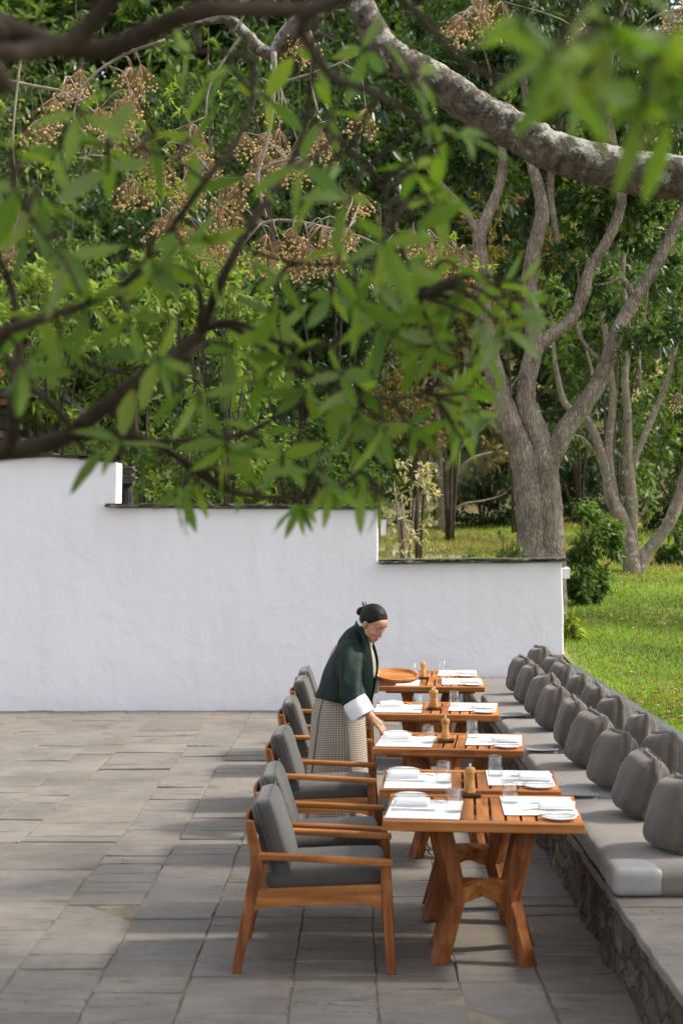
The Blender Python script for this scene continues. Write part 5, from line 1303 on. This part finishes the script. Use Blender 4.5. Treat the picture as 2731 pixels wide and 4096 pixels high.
    up = [[((3.3, 8.3, 2.8), .15), ((3.9, 7.4, 4.4), .12), ((4.2, 6.2, 5.8), .09), ((4.6, 4.6, 6.6), .05)], [((3.9, 7.4, 4.4), .08), ((5.2, 6.8, 6.0), .06), ((6.4, 5.4, 6.9), .03)], [((4.1, 6.6, 5.4), .07), ((3.2, 5.2, 6.2), .04), ((2.4, 4.4, 6.5), .02)], [((3.9, 7.5, 4.4), .06), ((4.8, 8.4, 5.8), .04), ((5.2, 8.7, 6.6), .02)]]
    limb_mesh("upper_limb", up, BARK_LICHEN, root, o, 10, .12, 4)
build_chinaberry()

# ---------------------------------------------------------------- foreground tree
def build_foreground():
    o = (-2.4, 3.2, 0.0145); root = empty("overhanging_tree", o); ov = Vector(o)
    tag(root, "tree whose brown branches and long green leaves hang across the foreground", "tree")
    limb_mesh("trunk", [[((-2.4, 3.2, 0), .17), ((-2.35, 3.2, .9), .14), ((-2.2, 3.15, 1.7), .12), ((-2.1, 3.0, 2.7), .1), ((-2.0, 2.7, 3.6), .08), ((-1.7, 2.3, 4.2), .05)]], BARK_FORE, root, o, 14, .1, 5)
    a0, a1, a2 = (-2.2, 3.15, 1.75), (-2.12, 3.05, 2.5), (-2.0, 2.75, 3.5)
    BR = [
        (a0, 3.05, [(-90, 1066, 23), (0, 1037, 22), (80, 1020, 21), (150, 998, 20), (240, 945, 17.5), (340, 868, 17), (400, 812, 16), (450, 757, 14.5), (480, 705, 12), (520, 640, 11), (575, 530, 10), (640, 410, 8.5), (690, 300, 7), (715, 180, 5.5), (725, 60, 4)]),
        (a1, 2.75, [(-80, 805, 12), (0, 782, 12), (120, 735, 11), (200, 690, 10), (290, 628, 8.5), (380, 545, 8), (480, 430, 7.5), (540, 340, 7), (570, 230, 6), (580, 120, 5)]),
        (a2, 2.05, [(-80, 78, 30), (0, 75, 29), (120, 85, 26), (240, 82, 24), (350, 75, 23), (470, 60, 21), (580, 35, 19), (720, -10, 17), (860, -60, 12)]),
        (a2, 1.95, [(-60, 190, 20), (0, 160, 20), (60, 120, 22), (150, 60, 23), (240, -10, 23), (330, -90, 20)]),
        (None, 2.95, [(0, 1040, 15), (30, 990, 15), (47, 935, 14), (42, 860, 12), (35, 780, 9), (12, 650, 8), (0, 590, 7), (-20, 520, 5)]),
        (None, 3.1, [(160, 1000, 12), (260, 1000, 11), (330, 1012, 10), (380, 1035, 10), (460, 1090, 9), (520, 1125, 7.5), (600, 1142, 6), (700, 1142, 5.5), (780, 1115, 4.5), (850, 1060, 3.5)]),
        (None, 3.15, [(360, 1015, 7), (480, 1012, 6.5), (560, 1000, 6), (650, 945, 5.5), (750, 890, 4.5), (830, 830, 3.5)]),
        (None, 3.2, [(452, 760, 10), (530, 755, 9), (590, 790, 8), (680, 848, 7.5), (760, 850, 7), (850, 845, 5), (950, 800, 3.5)]),
        (None, 3.15, [(455, 765, 9), (540, 748, 7), (640, 790, 7), (720, 795, 6), (800, 760, 5), (870, 715, 4), (960, 690, 3)]),
        (None, 3.0, [(455, 745, 9), (463, 690, 8), (442, 640, 7.5), (390, 610, 6), (330, 600, 5), (230, 570, 4)]),
        (None, 2.98, [(160, 990, 9), (120, 930, 8), (50, 870, 7), (15, 800, 6), (-30, 760, 5)]),
        (a2, 1.9, [(820, -90, 12), (880, 0, 10), (980, 70, 10), (1070, 118, 8.5), (1160, 152, 7), (1270, 172, 4)]),
        (a2, 2.2, [(600, -60, 14), (690, 62, 12), (760, 150, 11), (830, 200, 9), (900, 262, 6), (980, 300, 4)]),
        (None, 2.85, [(150, 800, 6), (240, 846, 6), (330, 846, 5), (430, 830, 4)]),
        (None, 3.05, [(170, 1008, 6), (220, 1045, 5), (285, 1062, 3.5)]),
        (None, 3.1, [(350, 1018, 6), (300, 985, 5), (240, 930, 4)]),
        (a2, 1.75, [(1120, -140, 9), (1230, -20, 7), (1330, 60, 6), (1430, 120, 4.5), (1540, 150, 3)]),
        (None, 3.0, [(560, 560, 5), (640, 600, 4.5), (740, 620, 4), (860, 600, 3)]), (None, 3.1, [(680, 848, 5), (800, 900, 4.5), (900, 920, 4), (980, 900, 3)]),
        (None, 2.6, [(700, 270, 6), (800, 330, 5), (880, 420, 4), (900, 520, 3)]), (None, 2.5, [(200, 690, 6), (150, 600, 5), (80, 520, 4), (20, 420, 3)]), (None, 2.6, [(480, 430, 5), (400, 360, 4), (300, 320, 4), (180, 330, 3)]),
    ]
    nodes = []; boughs = []
    for st, Y, pts in BR:
        ln = PL(pts, Y)
        if st: ln = [(st, ln[0][1] * 1.5), (tuple((Vector(st) + Vector(ln[0][0])) / 2 + Vector((0, 0, .06))), ln[0][1] * 1.2)] + ln
        # each bough wanders a little in depth as well
        ln = [((p[0], p[1] + .06 * math.sin(i * 1.3 + Y * 7), p[2]), r) for i, (p, r) in enumerate(ln)]
        boughs.append([ln])
        for q in spline([(*p, r) for p, r in ln], 6): nodes.append((Vector(q[:3]), Y, len(boughs) - 1))
    LV = [(30, 330), (60, 440), (40, 230), (130, 360), (100, 480), (250, 340), (248, 400), (310, 400), (60, 540), (150, 590), (250, 500), (350, 310), (450, 340), (400, 180), (470, 200), (300, 60), (420, 120), (540, 300), (620, 230), (560, 420), (680, 380), (740, 420), (800, 460), (870, 450), (830, 330), (900, 180), (850, 120), (960, 380), (1000, 440), (880, 560), (960, 540), (1060, 300), (1130, 290), (1000, 270), (560, 660), (640, 640), (620, 720), (700, 660), (760, 690), (820, 700), (880, 740), (920, 660), (1000, 690), (1060, 620), (1150, 660), (1110, 740), (1160, 760), (960, 800), (900, 860), (980, 900), (1040, 970), (950, 980), (880, 990), (1080, 900), (820, 900), (760, 930), (640, 760), (540, 800), (480, 700), (600, 860), (660, 820), (600, 1000), (650, 1060), (720, 1080), (800, 1020), (560, 1080), (440, 1120), (400, 1140), (690, 1160), (760, 1130), (830, 1120), (880, 1150), (280, 1000), (230, 1010), (330, 900), (420, 900), (360, 830), (300, 740), (200, 700), (140, 780), (240, 640), (60, 640), (90, 720), (60, 850), (490, 570), (420, 560), (700, 520), (780, 560), (640, 480), (350, 620), (170, 460), (20, 480), (190, 260), (90, 300), (520, 160), (600, 120), (760, 250), (740, 150), (960, 170), (1040, 700), (1000, 790), (1060, 830), (860, 640), (830, 800), (760, 800), (520, 1040), (460, 930), (1200, 650), (1235, 690), (1180, 720), (1120, 800), (1095, 835), (1000, 640), (940, 620), (985, 740), (900, 780), (870, 840), (1010, 860), (960, 920), (1050, 900), (1100, 950), (1060, 1010), (990, 1020), (930, 1000), (820, 960), (700, 900), (780, 860)]
    NEAR = [(1190, 60), (1290, 110), (1335, 190), (1250, 150), (1400, 60), (1450, 120), (1480, 240), (1540, 190), (1555, 60), (1420, 220), (1545, 290)]
    rd = random.Random(77); Vs, Fs = [], []; tw = []
    prof = [(0, .08), (.12, .42), (.3, .86), (.5, 1.0), (.7, .82), (.86, .48), (1.0, .03)]
    def leaf(p, d, nrm, L, Wd, bend):
        d = d.normalized(); s = d.cross(nrm).normalized(); u = s.cross(d); b = len(Vs)
        for t, w in prof:
            c = p + d * L * t - u * bend * L * t * t * .5 - Vector((0, 0, .10)) * L * t * t
            hw = Wd * w / 2; wav = .05 * Wd * math.sin(t * 17 + p.x * 90)
            Vs.extend([c - s * hw + u * (hw * .35 + wav), c, c + s * hw + u * (hw * .35 - wav)])
        for i in range(len(prof) - 1):
            a = b + i * 3; Fs.append((a, a + 1, a + 4, a + 3)); Fs.append((a + 1, a + 2, a + 5, a + 4))
    for lst, near in ((LV, 0), (NEAR, 1)):
        for u, v in lst:
            if not near and v < 1040 and rd.random() < (.28 if v < 560 else .14): continue
            Y0 = 1.75 if near else 2.75
            c = P(u, v, Y0)
            cand = [n for n in nodes if (n[1] < 1.86) == bool(near)]
            nn, yb, bi = min(cand, key=lambda q: ((q[0].x - c.x) / c.y * 1.0) ** 2 + ((q[0].z - CAMH) / q[0].y - (c.z - CAMH) / c.y) ** 2 + .02 * (q[0].y - c.y) ** 2)
            Yl = nn.y + rd.uniform(-.12, .18); c = P(u, v, Yl)
            sag = rd.uniform(-.01, .05); mid = (nn + c) / 2 + Vector((0, 0, sag)); boughs[bi].append([(tuple(nn), .0052), (tuple(mid), .0042), (tuple(c), .003)])
            ax = (c - mid).normalized() + Vector((0, 0, .25)) + Vector((rd.uniform(-.3, .3), rd.uniform(-.3, .3), 0)); ax.normalize()
            n = rd.randint(2, 4) if (v < 560 and u < 760 and not near) else rd.randint(3, 6); ph = rd.uniform(0, 6.28); t1 = ax.orthogonal().normalized(); t2 = ax.cross(t1)
            for i in range(n):
                a = ph + 2 * math.pi * i / n * 1.0 + rd.uniform(-.35, .35); el = rd.uniform(-.15, .75)
                d = (t1 * math.cos(a) + t2 * math.sin(a)) * math.cos(el) + ax * math.sin(el); d.z -= rd.uniform(.0, .5)
                L = rd.uniform(.07, .122) * (1.0 if near else 1); 
                if v > 1100: d.z -= .5; L *= .85
                nr = ax * .8 + Vector((rd.uniform(-.6, .6), rd.uniform(-.6, .6), rd.uniform(.1, .8)))
                leaf(c - ax * rd.uniform(0, .03), d, nr, L, L * rd.uniform(.22, .32), rd.uniform(-.1, .45))
    for bl in boughs: limb_mesh("branch", bl, BARK_FORE, root, o, 9, .14, 5)
    me = bpy.data.meshes.new("foliage"); me.from_pydata([tuple(p - ov) for p in Vs], [], Fs); me.update()
    me.polygons.foreach_set('use_smooth', [True] * len(me.polygons)); link("foliage", me, LEAF_FORE, root)
build_foreground()

# ---------------------------------------------------------------- lawn cover
def build_grass():
    n = 100000
    y = 7 + 33 * rng.random(n) ** 1.5; x = 2.37 + (y * .27 - 1.0) * rng.random(n)
    m = (x > 2.37); 
    n2 = 16000; y2 = 16.6 + 26 * rng.random(n2) ** 1.2; x2 = -.2 + (y2 * .2) * rng.random(n2)
    x = np.concatenate([x[m], x2]); y = np.concatenate([y[m], y2]); z = ground_z(x, y) - .02
    pos = np.stack([x, y, z], 1); d = rng.normal(size=pos.shape) * .45 + np.array([0, 0, 1.0]); nr = rand_unit(len(pos)); nr[:, 2] *= .2
    L = rng.uniform(.022, .058, len(pos)) * (1 + .02 * y); V, F = leaf_quads(pos, d, nr, L, .006 + .0006 * y + 0 * L, .1)
    o = np_mesh("grass", V, F, GRASS); o['kind'] = 'stuff'
    n = 26000; y = 22 + 22 * rng.random(n); x = -.6 + y * .27 * rng.random(n)
    keep = (np.sin(y * .55 + x * .7) + rng.normal(size=n) * .5 > -.1) & ((x < 3.4) | (y > 25)); x, y = x[keep], y[keep]
    pos = np.stack([x, y, ground_z(x, y) - .02], 1); d = rng.normal(size=pos.shape) * .6 + np.array([0, 0, 1.0]); nr = rand_unit(len(pos))
    L = rng.uniform(.06, .14, len(pos)) * 1.4; V, F = leaf_quads(pos, d, nr, L, .028 + 0 * L, .1)
    o = np_mesh("dry_grass", V, F, mat_leaf("dry_grass_blade", [(.3, .24, .1), (.4, .32, .15), (.34, .31, .1), (.24, .25, .07)], .8, .3, .2)); o['kind'] = 'stuff'
    n = 5200; y = 8.5 + 26 * rng.random(n) ** 1.3; x = 2.4 + (y * .26 - 1.2) * rng.random(n) ** .8; x = np.concatenate([x, .2 + 5 * rng.random(700)]); y = np.concatenate([y, 17 + 20 * rng.random(700)])
    keep = rng.random(len(x)) < np.clip(.35 + .8 * np.sin(y * .9 + x) , .08, 1); x, y = x[keep], y[keep]
    pos = np.stack([x, y, ground_z(x, y) + .035], 1); d = rng.normal(size=pos.shape); d[:, 2] *= .25; nr = rand_unit(len(pos)) * .5 + np.array([0, 0, 1.0])
    L = rng.uniform(.04, .085, len(pos)); V, F = leaf_quads(pos, d, nr, L, L * .5, .2); o = np_mesh("fallen_leaves", V, F, FALLEN); o['kind'] = 'stuff'
build_grass()
